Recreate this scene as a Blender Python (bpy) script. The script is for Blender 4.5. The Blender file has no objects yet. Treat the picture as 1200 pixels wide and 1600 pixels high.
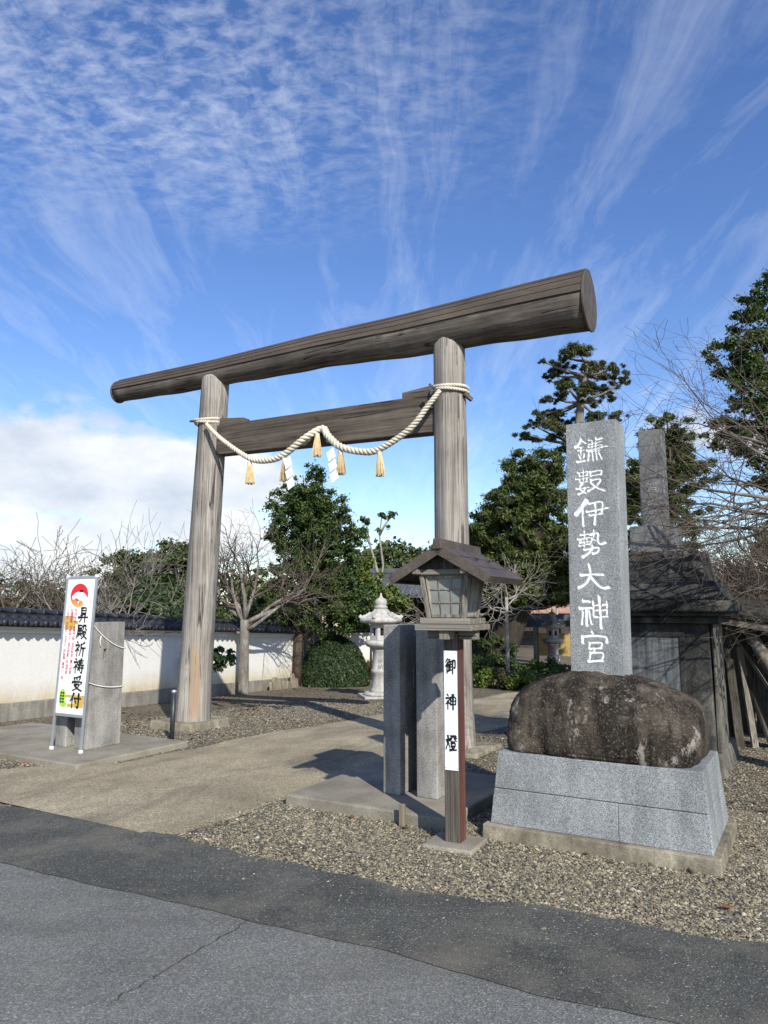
import bpy, math, random
import numpy as np
from mathutils import Vector, Matrix

R = math.radians
sc = bpy.context.scene
col = sc.collection

# ------------------------------------------------------------------ camera
cd = bpy.data.cameras.new('camera')
cam = bpy.data.objects.new('camera', cd); col.objects.link(cam)
cam.location = (0, 0, 1.65); cam.rotation_euler = (R(90 + 7.43), 0, 0)
cd.sensor_fit = 'VERTICAL'; cd.sensor_height = 36; cd.sensor_width = 27; cd.lens = 36 * 1150 / 1600
cd.clip_start = 0.05; cd.clip_end = 3000
sc.camera = cam
sc.render.resolution_x = 768; sc.render.resolution_y = 1024

# ------------------------------------------------------------------ light
SUN_EL, SUN_AZ = R(34), math.atan2(0.36, -0.93)          # azimuth: x = sin, y = cos
tosun = Vector((math.sin(SUN_AZ) * math.cos(SUN_EL), math.cos(SUN_AZ) * math.cos(SUN_EL), math.sin(SUN_EL)))
sl = bpy.data.lights.new('sun', 'SUN'); sl.energy = 4.6; sl.angle = R(0.53); sl.color = (1.0, 0.948, 0.85)
so = bpy.data.objects.new('sun', sl); col.objects.link(so)
so.rotation_euler = (-tosun).to_track_quat('-Z', 'Y').to_euler(); so.location = tosun * 60
vs = sc.view_settings
vs.view_transform = 'Standard'; vs.look = 'None'; vs.gamma = 1; vs.use_curve_mapping = False; vs.exposure = 0.45


class NT:
    """tiny helper round a node tree"""
    def __init__(s, tree): s.t = tree; s.l = tree.links
    def n(s, typ, props=None, **ins):
        nd = s.t.nodes.new('ShaderNode' + typ)
        for k, v in (props or {}).items(): setattr(nd, k, v)
        for k, v in ins.items(): s.put(nd.inputs[k.replace('_', ' ')], v)
        return nd
    def put(s, sock, v):
        if isinstance(v, bpy.types.NodeSocket): s.l.new(v, sock)
        elif isinstance(v, bpy.types.Node): s.l.new(v.outputs[0], sock)
        else: sock.default_value = (*v, 1) if isinstance(v, tuple) and len(v) == 3 and sock.type == 'RGBA' else v
    def mix(s, f, a, b, mode='MIX'):
        nd = s.t.nodes.new('ShaderNodeMix'); nd.data_type = 'RGBA'; nd.blend_type = mode
        s.put(nd.inputs[0], f); s.put(nd.inputs[6], a); s.put(nd.inputs[7], b)
        return nd.outputs[2]
    def ramp(s, f, stops, interp='LINEAR'):
        nd = s.t.nodes.new('ShaderNodeValToRGB'); cr = nd.color_ramp; cr.interpolation = interp
        while len(cr.elements) < len(stops): cr.elements.new(0.5)
        for e, (p, c) in zip(cr.elements, stops):
            e.position = p; e.color = (c, c, c, 1) if isinstance(c, (int, float)) else (*c, 1)
        s.put(nd.inputs[0], f)
        return nd.outputs[0]
    def math(s, op, a, b=0.0, c=None):
        nd = s.t.nodes.new('ShaderNodeMath'); nd.operation = op
        s.put(nd.inputs[0], a); s.put(nd.inputs[1], b)
        if c is not None: s.put(nd.inputs[2], c)
        return nd.outputs[0]
    def noise(s, vec, scale, detail=6, rough=0.55, dist=0.0):
        return s.n('TexNoise', Vector=vec, Scale=scale, Detail=detail, Roughness=rough, Distortion=dist).outputs[0]
    def mapped(s, vec, scale=(1, 1, 1), loc=(0, 0, 0), rot=(0, 0, 0)):
        nd = s.n('Mapping', Vector=vec); nd.inputs['Scale'].default_value = scale
        nd.inputs['Location'].default_value = loc; nd.inputs['Rotation'].default_value = rot
        return nd.outputs[0]


# ------------------------------------------------------------------ sky
w = bpy.data.worlds.new('World'); sc.world = w; w.use_nodes = True
k = NT(w.node_tree); w.node_tree.nodes.clear()
sky = k.n('TexSky', dict(sky_type='NISHITA', sun_disc=False, sun_elevation=SUN_EL, sun_rotation=SUN_AZ,
                         altitude=10, air_density=1.0, dust_density=0.25, ozone_density=2.2))
hs = k.n('HueSaturation', Hue=0.513, Saturation=1.20, Value=1.30, Color=sky.outputs[0]).outputs[0]
d = k.n('TexCoord').outputs['Generated']
sep = k.n('SeparateXYZ', Vector=d)
X, Y, Z = sep.outputs
zz = k.math('MAXIMUM', k.math('ADD', Z, 0.10), 0.06)
px_, py_ = k.math('DIVIDE', X, zz), k.math('DIVIDE', Y, zz)
uvn = k.n('CombineXYZ', X=px_, Y=py_, Z=0.0).outputs[0]
# high rippled cloud field
warp = k.mix(0.13, uvn, k.n('TexNoise', Vector=uvn, Scale=1.6, Detail=3.0).outputs['Color'], 'ADD')
rip = k.noise(k.mapped(warp, (9.0, 14.0, 1), (0.3, 0.2, 0), (0, 0, R(35))), 2.6, 7, 0.62, 0.25)
wisp = k.noise(k.mapped(warp, (4.6, 0.85, 1), (3.1, 0, 0), (0, 0, R(-16))), 1.5, 9, 0.66, 0.6)
big = k.noise(k.mapped(uvn, (1, 1, 1), (1.05, 0.42, 0.7)), 0.78, 2, 0.45)
sheet = k.ramp(k.math('ADD', Z, k.math('MULTIPLY', k.math('SUBTRACT', big, 0.5), 0.35)), [(0.47, 0.0), (0.62, 1.0)])
sheet = k.math('MULTIPLY', sheet, k.ramp(k.math('ADD', px_, k.math('MULTIPLY', big, 0.5)), [(0.12, 1.0), (0.62, 0.12)]))
ripm = k.math('MULTIPLY', k.ramp(rip, [(0.40, 0.0), (0.72, 1.0)]), k.math('MULTIPLY', k.ramp(big, [(0.36, 0.15), (0.62, 1.0)]), sheet))
wisps = k.math('MULTIPLY', k.ramp(wisp, [(0.47, 0.0), (0.86, 1.0)]), 0.70)
high = k.math('MINIMUM', k.math('ADD', k.math('MULTIPLY', ripm, 0.40), k.math('MULTIPLY', wisps, 0.55)), 1.0)
high = k.math('MULTIPLY', high, k.ramp(Z, [(0.02, 0.0), (0.16, 1.0)]))
# low heaped clouds near the horizon
lowv = k.mapped(d, (1, 1, 1.9), (0.66, 0.4, 0.04))
low = k.noise(lowv, 3.1, 10, 0.58, 0.15)
elm = k.ramp(Z, [(0.0, 0.16), (0.16, 0.125), (0.33, -0.0), (0.42, 0.0)])
dd_ = k.n('VectorMath', dict(operation='DOT_PRODUCT'), Vector=d); dd_.inputs[1].default_value = (-0.50, 0.83, 0.245)
bank = k.ramp(dd_.outputs['Value'], [(0.915, 0.0), (0.985, 0.150)])
lowf = k.math('ADD', k.math('ADD', low, bank), k.math('SUBTRACT', elm, k.ramp(Z, [(0.20, 0.0), (0.42, 0.30)])))
lowm = k.ramp(lowf, [(0.64, 0.0), (0.72, 1.0)])
shade = k.noise(k.mapped(lowv, (1, 1, 1), (0.02, 0.02, 0.055)), 3.3, 8, 0.55)
lowc = k.ramp(shade, [(0.38, (8.4, 8.3, 8.1)), (0.60, (4.4, 4.8, 5.5))])
base = k.mix(k.math('MULTIPLY', high, 0.75), hs, (7.6, 8.0, 8.6))
skyc = k.mix(k.math('MULTIPLY', lowm, 0.9), base, lowc)
bg = k.n('Background', Color=skyc, Strength=0.105)
k.l.new(bg.outputs[0], k.n('OutputWorld').inputs[0])

# ------------------------------------------------------------------ materials
MATS = {}
def newmat(name):
    m = bpy.data.materials.new(name); m.use_nodes = True
    m.node_tree.nodes.clear(); MATS[name] = m
    return NT(m.node_tree)

def finish(k, colour, rough=0.85, height=None, dist=0.01, strength=0.6, spec=0.3, metallic=0.0, shader=None):
    p = k.n('BsdfPrincipled', Base_Color=colour, Roughness=rough, Metallic=metallic)
    p.inputs['Specular IOR Level'].default_value = spec
    if height is not None:
        b = k.n('Bump', Strength=strength, Distance=dist, Height=height); k.l.new(b.outputs[0], p.inputs['Normal'])
    out = k.n('OutputMaterial')
    k.l.new(p.outputs[0] if shader is None else shader(p), out.inputs[0])
    return p

def oc(k): return k.n('TexCoord').outputs['Object']

def stone_mat(name, stops, scale=3.0, fine=60.0, rough=0.9, dist=0.006, grain=0.25, stretch=(1, 1, 1), spec=0.2, streak=0.0):
    k = newmat(name); v = k.mapped(oc(k), stretch)
    a = k.noise(v, scale, 8, 0.62, 0.2)
    c = k.ramp(a, stops)
    g = k.noise(v, fine, 4, 0.6)
    c = k.mix(grain, c, k.ramp(g, [(0.3, 0.0), (0.7, 1.0)]), 'OVERLAY')
    if streak:
        st = k.noise(k.mapped(oc(k), (7, 7, 0.7)), 1.6, 6, 0.6)
        c = k.mix(streak, c, k.ramp(st, [(0.35, 0.12), (0.62, 0.95)]), 'MULTIPLY')
    h = k.math('ADD', k.math('MULTIPLY', g, 0.5), a)
    finish(k, c, rough, h, dist, 0.7, spec)

stone_mat('concrete', [(0.30, (0.17, 0.163, 0.148)), (0.52, (0.29, 0.28, 0.26)), (0.75, (0.38, 0.37, 0.345))], 2.6, 90, streak=0.4, grain=0.4)
stone_mat('slab', [(0.3, (0.15, 0.135, 0.105)), (0.55, (0.24, 0.22, 0.175)), (0.8, (0.32, 0.295, 0.24))], 2.2, 110, grain=0.35)
stone_mat('footing', [(0.3, (0.12, 0.105, 0.075)), (0.5, (0.24, 0.215, 0.16)), (0.72, (0.42, 0.385, 0.29))], 3.5, 80, streak=0.4)
stone_mat('old_concrete_shaded', [(0.34, (0.018, 0.019, 0.018)), (0.52, (0.05, 0.05, 0.046)), (0.70, (0.16, 0.155, 0.135))], 3.0, 60, streak=0.55, grain=0.4)  # near-black tones stand in for tree shade on the monument
stone_mat('old_pilaster', [(0.3, (0.07, 0.068, 0.06)), (0.6, (0.19, 0.18, 0.15)), (0.8, (0.30, 0.285, 0.24))], 3.0, 60, streak=0.6, grain=0.4)
stone_mat('old_door', [(0.3, (0.10, 0.105, 0.11)), (0.6, (0.19, 0.20, 0.205)), (0.8, (0.25, 0.26, 0.26))], 3.0, 60, streak=0.7, stretch=(9, 9, 0.6))
stone_mat('white_granite', [(0.3, (0.36, 0.35, 0.325)), (0.7, (0.54, 0.525, 0.49))], 5, 120, dist=0.004, streak=0.35, grain=0.35)
stone_mat('grey_stone', [(0.3, (0.18, 0.175, 0.16)), (0.7, (0.42, 0.41, 0.38))], 5, 80)
stone_mat('wall_base', [(0.3, (0.20, 0.185, 0.155)), (0.7, (0.34, 0.32, 0.275))], 2.5, 60, streak=0.35)
stone_mat('tile', [(0.3, (0.014, 0.016, 0.022)), (0.7, (0.030, 0.031, 0.036))], 4, 50, rough=0.48, dist=0.002, spec=0.5)
stone_mat('grey_roof', [(0.3, (0.05, 0.055, 0.065)), (0.7, (0.12, 0.125, 0.14))], 4, 50, rough=0.5)
stone_mat('stone_slab', [(0.3, (0.13, 0.115, 0.085)), (0.7, (0.30, 0.27, 0.2))], 5, 50)
stone_mat('dark_granite', [(0.3, (0.10, 0.102, 0.104)), (0.7, (0.20, 0.20, 0.20))], 4, 140, grain=0.5)
stone_mat('red_roof', [(0.3, (0.28, 0.15, 0.105)), (0.7, (0.42, 0.25, 0.18))], 6, 40)
stone_mat('cream_wall', [(0.3, (0.44, 0.37, 0.25)), (0.7, (0.55, 0.47, 0.33))], 2, 40)
stone_mat('dark_wood', [(0.3, (0.03, 0.026, 0.022)), (0.7, (0.08, 0.068, 0.055))], 3, 60)

def granite(name, paint=False):
    k = newmat(name); v = oc(k)
    s1 = k.n('TexVoronoi', Vector=v, Scale=300.0).outputs['Color']
    g = k.ramp(k.n('SeparateColor', Color=s1).outputs[0],
               [(0.0, (0.085, 0.093, 0.098)), (0.28, (0.18, 0.193, 0.20)), (0.62, (0.285, 0.305, 0.312)), (0.92, (0.43, 0.45, 0.45))])
    g = k.mix(0.35, g, k.ramp(k.noise(v, 320, 2), [(0.3, 0.05), (0.7, 0.95)]), 'OVERLAY')
    st = k.noise(k.mapped(v, (4, 4, 0.5)), 1.7, 5)
    g = k.mix(0.75, g, k.ramp(st, [(0.30, 0.55), (0.58, 1.0)]), 'MULTIPLY')
    g = k.mix(0.5, g, k.ramp(k.noise(v, 2.3, 7, 0.65), [(0.34, 0.55), (0.55, 1.0)]), 'MULTIPLY')
    rough = 0.75
    if paint:
        at = k.n('Attribute', dict(attribute_name='paint'))
        wear = k.ramp(k.noise(v, 60, 4), [(0.28, 0.35), (0.48, 1.0)])
        g = k.mix(k.math('MULTIPLY', at.outputs['Fac'], wear), g, (0.74, 0.75, 0.73))
    finish(k, g, rough, k.noise(v, 200, 3), 0.002, 0.4, 0.35)
granite('granite'); granite('granite_carved', True)

# boulder
k = newmat('boulder'); v = oc(k)
a = k.noise(v, 2.3, 10, 0.70, 0.5); st = k.noise(k.mapped(v, (3.8, 3.8, 0.45), (2.2, 0, 0)), 1.7, 7, 0.65)
c = k.ramp(a, [(0.32, (0.026, 0.024, 0.020)), (0.47, (0.105, 0.084, 0.064)), (0.60, (0.185, 0.158, 0.126)), (0.75, (0.28, 0.255, 0.215))])
c = k.mix(0.80, c, k.ramp(st, [(0.43, 0.10), (0.54, 0.75), (0.62, 1.0)]), 'MULTIPLY')
li = k.noise(k.mapped(v, (1.3, 1.3, 0.75), (7.3, 1, 2)), 3.4, 10, 0.74, 0.3)
c = k.mix(k.ramp(li, [(0.575, 0.0), (0.62, 0.85)]), c, (0.40, 0.365, 0.32))
sp = k.noise(v, 70, 5, 0.75)
c = k.mix(k.ramp(sp, [(0.55, 0.0), (0.66, 0.6)]), c, (0.36, 0.335, 0.30))
c = k.mix(k.ramp(sp, [(0.34, 0.7), (0.44, 0.0)]), c, (0.015, 0.014, 0.013))
hh_ = k.math('ADD', k.math('MULTIPLY', a, 1.6), k.math('ADD', k.math('MULTIPLY', k.noise(v, 24, 9, 0.75), 1.0), k.math('MULTIPLY', sp, 0.25)))
finish(k, c, 0.95, hh_, 0.04, 1.0, 0.15)

def wood(name, stops, axis=2, freq=14, rough=0.8, spec=0.25, crack=0.8, patch=None, dist=0.006):
    k = newmat(name); v = oc(k)
    s = [freq, freq, freq]; s[axis] = 0.45
    fs = [freq * 5, freq * 5, freq * 5]; fs[axis] = 0.9
    g = k.noise(k.mapped(v, tuple(s)), 1.0, 8, 0.65, 0.4)
    f = k.noise(k.mapped(v, tuple(fs)), 1.0, 4, 0.6)
    big = k.noise(v, 1.3, 5, 0.6)
    c = k.ramp(k.math('ADD', k.math('MULTIPLY', g, 0.6), k.math('MULTIPLY', big, 0.4)), stops)
    c = k.mix(0.55, c, k.ramp(f, [(0.3, 0.1), (0.7, 0.9)]), 'OVERLAY')
    cr = k.ramp(g, [(0.30, 0.25), (0.40, 1.0)])
    c = k.mix(crack, c, cr, 'MULTIPLY')
    ck = k.noise(k.mapped(v, tuple(t * 0.55 if q != axis else 0.20 for q, t in enumerate(s)), (3.3, 1.7, 0.9)), 1.0, 2, 0.4, 0.15)
    ckm = k.ramp(ck, [(0.482, 1.0), (0.495, 0.12), (0.502, 0.12), (0.514, 1.0)])
    gate = k.ramp(k.noise(v, 2.4, 3), [(0.47, 0.0), (0.56, 1.0)])
    ckf = k.mix(gate, (1, 1, 1), ckm)
    c = k.mix(0.9, c, ckf, 'MULTIPLY')
    if patch:
        ctr, rad, pc = patch
        dd = k.n('VectorMath', dict(operation='DISTANCE'))
        k.put(dd.inputs[0], k.mapped(v, rad)); dd.inputs[1].default_value = tuple(a * b for a, b in zip(ctr, rad))
        m = k.math('MULTIPLY', k.ramp(dd.outputs['Value'], [(0.45, 1.0), (1.0, 0.0)]), k.ramp(f, [(0.40, 0.05), (0.58, 1.0)]))
        c = k.mix(m, c, pc)
    finish(k, c, rough, k.math('ADD', k.math('ADD', g, k.math('MULTIPLY', f, 0.7)), k.math('MULTIPLY', ckf, 1.2)), dist, 0.9, spec)

grey = [(0.36, (0.115, 0.103, 0.089)), (0.52, (0.25, 0.231, 0.204)), (0.68, (0.36, 0.336, 0.30))]
dark = [(0.36, (0.040, 0.034, 0.029)), (0.50, (0.100, 0.086, 0.073)), (0.66, (0.215, 0.192, 0.165))]
wood('post_wood', grey, 2, 15)
wood('post_wood_split', grey, 2, 15, patch=((-1.89, -0.18, 0.62), (9.0, 9.0, 1.3), (0.31, 0.205, 0.12)))
wood('beam_wood', dark, 0, 9)
wood('tie_wood', [(0.36, (0.04, 0.033, 0.027)), (0.52, (0.085, 0.07, 0.056)), (0.68, (0.14, 0.118, 0.095))], 0, 9)
wood('lantern_wood', [(0.36, (0.10, 0.09, 0.075)), (0.52, (0.19, 0.172, 0.145)), (0.7, (0.29, 0.265, 0.225))], 2, 22, dist=0.003)
wood('lantern_wood_h', [(0.36, (0.10, 0.09, 0.075)), (0.52, (0.18, 0.165, 0.14)), (0.7, (0.27, 0.25, 0.215))], 0, 22, dist=0.003)
wood('lantern_post_wood', [(0.36, (0.055, 0.047, 0.04)), (0.52, (0.10, 0.088, 0.074)), (0.7, (0.18, 0.16, 0.135))], 2, 30, dist=0.003)
wood('red_wood', [(0.42, (0.12, 0.085, 0.07)), (0.50, (0.098, 0.036, 0.030)), (0.7, (0.080, 0.024, 0.021))], 2, 30, crack=0.4, dist=0.002)
wood('shed_wood', [(0.36, (0.022, 0.020, 0.016)), (0.52, (0.052, 0.046, 0.037)), (0.7, (0.105, 0.093, 0.073))], 2, 18)
wood('fence_wood', [(0.36, (0.12, 0.095, 0.065)), (0.52, (0.22, 0.18, 0.125)), (0.7, (0.30, 0.25, 0.18))], 2, 25)

stone_mat('copper', [(0.30, (0.046, 0.035, 0.024)), (0.55, (0.078, 0.060, 0.042)), (0.78, (0.115, 0.091, 0.066))], 2.2, 40, rough=0.55, dist=0.002, spec=0.5, stretch=(0.7, 3, 3))
stone_mat('lantern_copper', [(0.30, (0.042, 0.032, 0.025)), (0.55, (0.075, 0.058, 0.046)), (0.78, (0.115, 0.092, 0.075))], 5, 40, rough=0.5, dist=0.002, spec=0.5)
stone_mat('rope', [(0.3, (0.47, 0.425, 0.335)), (0.7, (0.64, 0.595, 0.495))], 9, 160, dist=0.002)
stone_mat('straw', [(0.3, (0.40, 0.30, 0.15)), (0.7, (0.62, 0.50, 0.29))], 12, 160, dist=0.001)

def plain(name, c, rough=0.6, spec=0.3, metallic=0.0, var=0.12, scale=6):
    k = newmat(name); v = oc(k)
    cc = k.mix(var, c, k.ramp(k.noise(v, scale, 6, 0.6), [(0.3, 0.2), (0.7, 0.9)]), 'OVERLAY')
    finish(k, cc, rough, k.noise(v, 80, 3), 0.0008, 0.3, spec, metallic)
plain('paper', (0.80, 0.80, 0.78), 0.7)
plain('board_white', (0.80, 0.81, 0.80), 0.35)
plain('plate_white', (0.72, 0.77, 0.78), 0.4, var=0.3, scale=4)
plain('aluminium', (0.42, 0.45, 0.48), 0.38, 0.5, 0.6)
plain('white_plastic', (0.8, 0.8, 0.8), 0.4)
plain('ink', (0.008, 0.008, 0.009), 0.5)
plain('ink_red', (0.52, 0.025, 0.075), 0.5)
plain('print_gold', (0.52, 0.36, 0.09), 0.5)
plain('print_green', (0.33, 0.58, 0.03), 0.5)
plain('print_dark_green', (0.015, 0.06, 0.02), 0.5)
plain('black_pipe', (0.025, 0.027, 0.03), 0.45, 0.5)
plain('hollow_shade', (0.012, 0.012, 0.012), 0.9)  # near-black for sheets that paint the shade inside openings
plain('pane', (0.235, 0.25, 0.235), 0.25, 0.5, var=0.35, scale=5)
plain('cord', (0.66, 0.64, 0.58), 0.8)
plain('yellow_board', (0.36, 0.265, 0.10), 0.6, var=0.4)
plain('paper_lantern', (0.60, 0.48, 0.36), 0.7)
plain('dead_leaf', (0.20, 0.075, 0.03), 0.7)
plain('red_leaf', (0.32, 0.02, 0.02), 0.6)
# sun disc print: red at the top passing into gold below (the print itself)
k = newmat('print_sun'); v = oc(k)
zc = k.n('SeparateXYZ', Vector=v).outputs[2]
m_ = k.n('MapRange', Value=zc, From_Min=1.72, From_Max=1.98).outputs[0]
finish(k, k.ramp(m_, [(0.0, (0.70, 0.46, 0.14)), (0.42, (0.72, 0.20, 0.05)), (0.62, (0.66, 0.02, 0.03))]), 0.45)

# plaster wall: off white, yellow stained above its base
k = newmat('plaster'); v = oc(k)
zc = k.n('SeparateXYZ', Vector=v).outputs[2]
n1 = k.noise(k.mapped(v, (1.4, 1.4, 0.5)), 1.3, 7, 0.6)
m_ = k.n('MapRange', Value=k.math('ADD', zc, k.math('MULTIPLY', k.math('SUBTRACT', n1, 0.5), -0.55)), From_Min=0.22, From_Max=0.72).outputs[0]
c = k.ramp(m_, [(0.0, (0.46, 0.38, 0.24)), (0.42, (0.60, 0.56, 0.46)), (0.9, (0.68, 0.67, 0.63))])
c = k.mix(0.18, c, k.ramp(k.noise(v, 30, 6, 0.7), [(0.3, 0.2), (0.7, 0.9)]), 'OVERLAY')
run = k.noise(k.mapped(v, (5, 5, 0.35)), 1.5, 7, 0.65)
c = k.mix(0.12, c, k.ramp(run, [(0.30, 0.66), (0.50, 1.0)]), 'MULTIPLY')
finish(k, c, 0.9, k.noise(v, 40, 4), 0.003, 0.5, 0.15)
plain('eave_white', (0.70, 0.69, 0.65), 0.8)

# ground materials (world coordinates: the sheets sit at the world origin)
k = newmat('gravel'); v = oc(k)
vo = k.n('TexVoronoi', Vector=v, Scale=52.0)
cc = k.n('SeparateColor', Color=vo.outputs['Color']).outputs[0]
c = k.ramp(cc, [(0.0, (0.050, 0.045, 0.038)), (0.3, (0.115, 0.10, 0.078)), (0.6, (0.20, 0.175, 0.13)), (0.85, (0.29, 0.25, 0.18)), (1.0, (0.42, 0.38, 0.30))])
c = k.mix(0.55, c, k.ramp(k.noise(v, 0.9, 6, 0.6), [(0.3, (0.45, 0.42, 0.36)), (0.7, (1.0, 0.96, 0.86))]), 'MULTIPLY')
finish(k, c, 0.95, k.math('ADD', k.math('MULTIPLY', vo.outputs['Distance'], -1.0), k.noise(v, 3, 5)), 0.02, 0.9, 0.15)
k = newmat('gravel_stone')
rnd = k.n('NewGeometry').outputs['Random Per Island']
c = k.ramp(rnd, [(0.0, (0.055, 0.052, 0.048)), (0.25, (0.100, 0.097, 0.078)), (0.5, (0.180, 0.157, 0.109)), (0.72, (0.256, 0.216, 0.137)), (0.93, (0.33, 0.288, 0.197)), (1.0, (0.50, 0.47, 0.37))])
finish(k, c, 0.85, None, spec=0.25)

def asphalt(name, lo, hi, dusty):
    k = newmat(name); v = oc(k)
    vo = k.n('TexVoronoi', Vector=v, Scale=150.0)
    r = k.n('SeparateColor', Color=vo.outputs['Color']).outputs[0]
    c = k.ramp(r, [(0.0, tuple(x * 0.75 for x in lo)), (0.35, lo), (0.8, hi), (0.975, tuple(min(1, x * 1.35) for x in hi)), (1.0, (0.42, 0.40, 0.36))])
    b = k.noise(v, 1.1, 7, 0.6, 0.3)
    c = k.mix(0.9, c, k.ramp(b, [(0.30, 0.66), (0.66, 1.0)]), 'MULTIPLY')
    tr = k.noise(k.mapped(v, (0.25, 2.4, 1), (0.4, 0.3, 0), (0, 0, R(30))), 1.2, 5, 0.55)
    c = k.mix(0.6, c, k.ramp(tr, [(0.36, 0.70), (0.56, 1.0)]), 'MULTIPLY')
    dd = k.noise(k.mapped(v, (1, 1, 1), (4, 2, 0)), 1.7, 8, 0.65)
    c = k.mix(k.math('MULTIPLY', k.ramp(dd, [(0.46, 0.0), (0.72, 1.0)]), dusty), c, (0.20, 0.178, 0.14))
    finish(k, c, 0.9, k.math('ADD', vo.outputs['Distance'], k.noise(v, 260, 2)), 0.004, 0.6, 0.2)
asphalt('asphalt', (0.146, 0.149, 0.138), (0.206, 0.209, 0.195), 0.22)
asphalt('asphalt_dark', (0.070, 0.072, 0.065), (0.112, 0.114, 0.102), 0.55)
k = newmat('crack'); finish(k, (0.045, 0.043, 0.040), 0.95)

k = newmat('paving'); v = oc(k)
rv = k.mapped(v, (1, 1, 1), rot=(0, 0, R(30)))
a = k.noise(rv, 0.8, 8, 0.65, 0.3)
rake = k.noise(k.mapped(rv, (9, 30, 1)), 2.2, 6, 0.7)
fi = k.noise(v, 120, 3, 0.7)
c = k.ramp(a, [(0.30, (0.215, 0.183, 0.127)), (0.50, (0.345, 0.295, 0.203)), (0.72, (0.47, 0.405, 0.285))])
c = k.mix(0.55, c, k.ramp(rake, [(0.3, 0.15), (0.7, 0.9)]), 'OVERLAY')
c = k.mix(0.75, c, k.ramp(fi, [(0.34, 0.05), (0.66, 0.97)]), 'OVERLAY')
dk = k.noise(k.mapped(rv, (1.6, 0.5, 1), (2.3, 5, 0)), 1.1, 8, 0.68, 0.4)
c = k.mix(k.ramp(dk, [(0.50, 0.0), (0.68, 0.7)]), c, (0.135, 0.120, 0.092))
finish(k, c, 0.95, k.math('ADD', fi, k.math('MULTIPLY', rake, 1.5)), 0.014, 0.9, 0.15)

# bark and leaves
def bark(name, stops, sc_=8):
    k = newmat(name); v = oc(k)
    a = k.noise(k.mapped(v, (1, 1, 0.35)), sc_, 8, 0.7, 0.3)
    finish(k, k.ramp(a, stops), 0.9, a, 0.02, 0.8, 0.15)
bark('bark_grey', [(0.3, (0.075, 0.066, 0.056)), (0.52, (0.17, 0.155, 0.135)), (0.72, (0.31, 0.295, 0.265))])
bark('bark_pale', [(0.3, (0.13, 0.12, 0.10)), (0.52, (0.27, 0.25, 0.22)), (0.72, (0.44, 0.42, 0.38))])
bark('bark_brown', [(0.3, (0.045, 0.034, 0.026)), (0.7, (0.13, 0.10, 0.078))])
bark('twig_grey', [(0.3, (0.11, 0.095, 0.080)), (0.7, (0.26, 0.24, 0.21))], 4)
bark('twig_brown', [(0.3, (0.06, 0.047, 0.038)), (0.7, (0.16, 0.13, 0.105))], 4)

def leafmat(name, stops, trans=0.28, rough=0.5, spec=0.3):
    k = newmat(name)
    rnd = k.n('NewGeometry').outputs['Random Per Island']
    big = k.noise(oc(k), 1.1, 4, 0.6)
    f = k.math('ADD', k.math('MULTIPLY', rnd, 0.65), k.math('MULTIPLY', big, 0.35))
    c = k.ramp(f, stops)
    def sh(p):
        t = k.n('BsdfTranslucent', Color=c); m = k.n('MixShader', Fac=trans)
        k.l.new(p.outputs[0], m.inputs[1]); k.l.new(t.outputs[0], m.inputs[2]); return m.outputs[0]
    finish(k, c, rough, None, spec=spec, shader=sh)
leafmat('leaf_broad', [(0.15, (0.020, 0.042, 0.011)), (0.5, (0.050, 0.090, 0.022)), (0.85, (0.115, 0.160, 0.042))])
leafmat('leaf_camellia', [(0.15, (0.012, 0.030, 0.010)), (0.5, (0.028, 0.060, 0.018)), (0.85, (0.06, 0.105, 0.03))], 0.18, 0.35, 0.45)
leafmat('leaf_dark', [(0.15, (0.010, 0.022, 0.009)), (0.5, (0.022, 0.042, 0.014)), (0.85, (0.05, 0.075, 0.024))], 0.18)
leafmat('leaf_conifer', [(0.15, (0.024, 0.042, 0.012)), (0.5, (0.064, 0.092, 0.022)), (0.85, (0.145, 0.165, 0.042))], 0.25)
leafmat('leaf_pine', [(0.15, (0.028, 0.042, 0.014)), (0.5, (0.070, 0.090, 0.028)), (0.85, (0.14, 0.155, 0.055))], 0.2)
leafmat('leaf_lime', [(0.15, (0.05, 0.085, 0.015)), (0.5, (0.105, 0.15, 0.028)), (0.85, (0.20, 0.225, 0.05))], 0.3)
leafmat('leaf_clipped', [(0.15, (0.016, 0.034, 0.012)), (0.5, (0.034, 0.060, 0.018)), (0.85, (0.075, 0.105, 0.032))], 0.15)
leafmat('leaf_dry', [(0.15, (0.05, 0.045, 0.018)), (0.5, (0.10, 0.085, 0.035)), (0.85, (0.17, 0.13, 0.06))], 0.2)
leafmat('leaf_far', [(0.15, (0.035, 0.050, 0.018)), (0.5, (0.065, 0.088, 0.028)), (0.85, (0.11, 0.13, 0.045))], 0.2)

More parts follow.
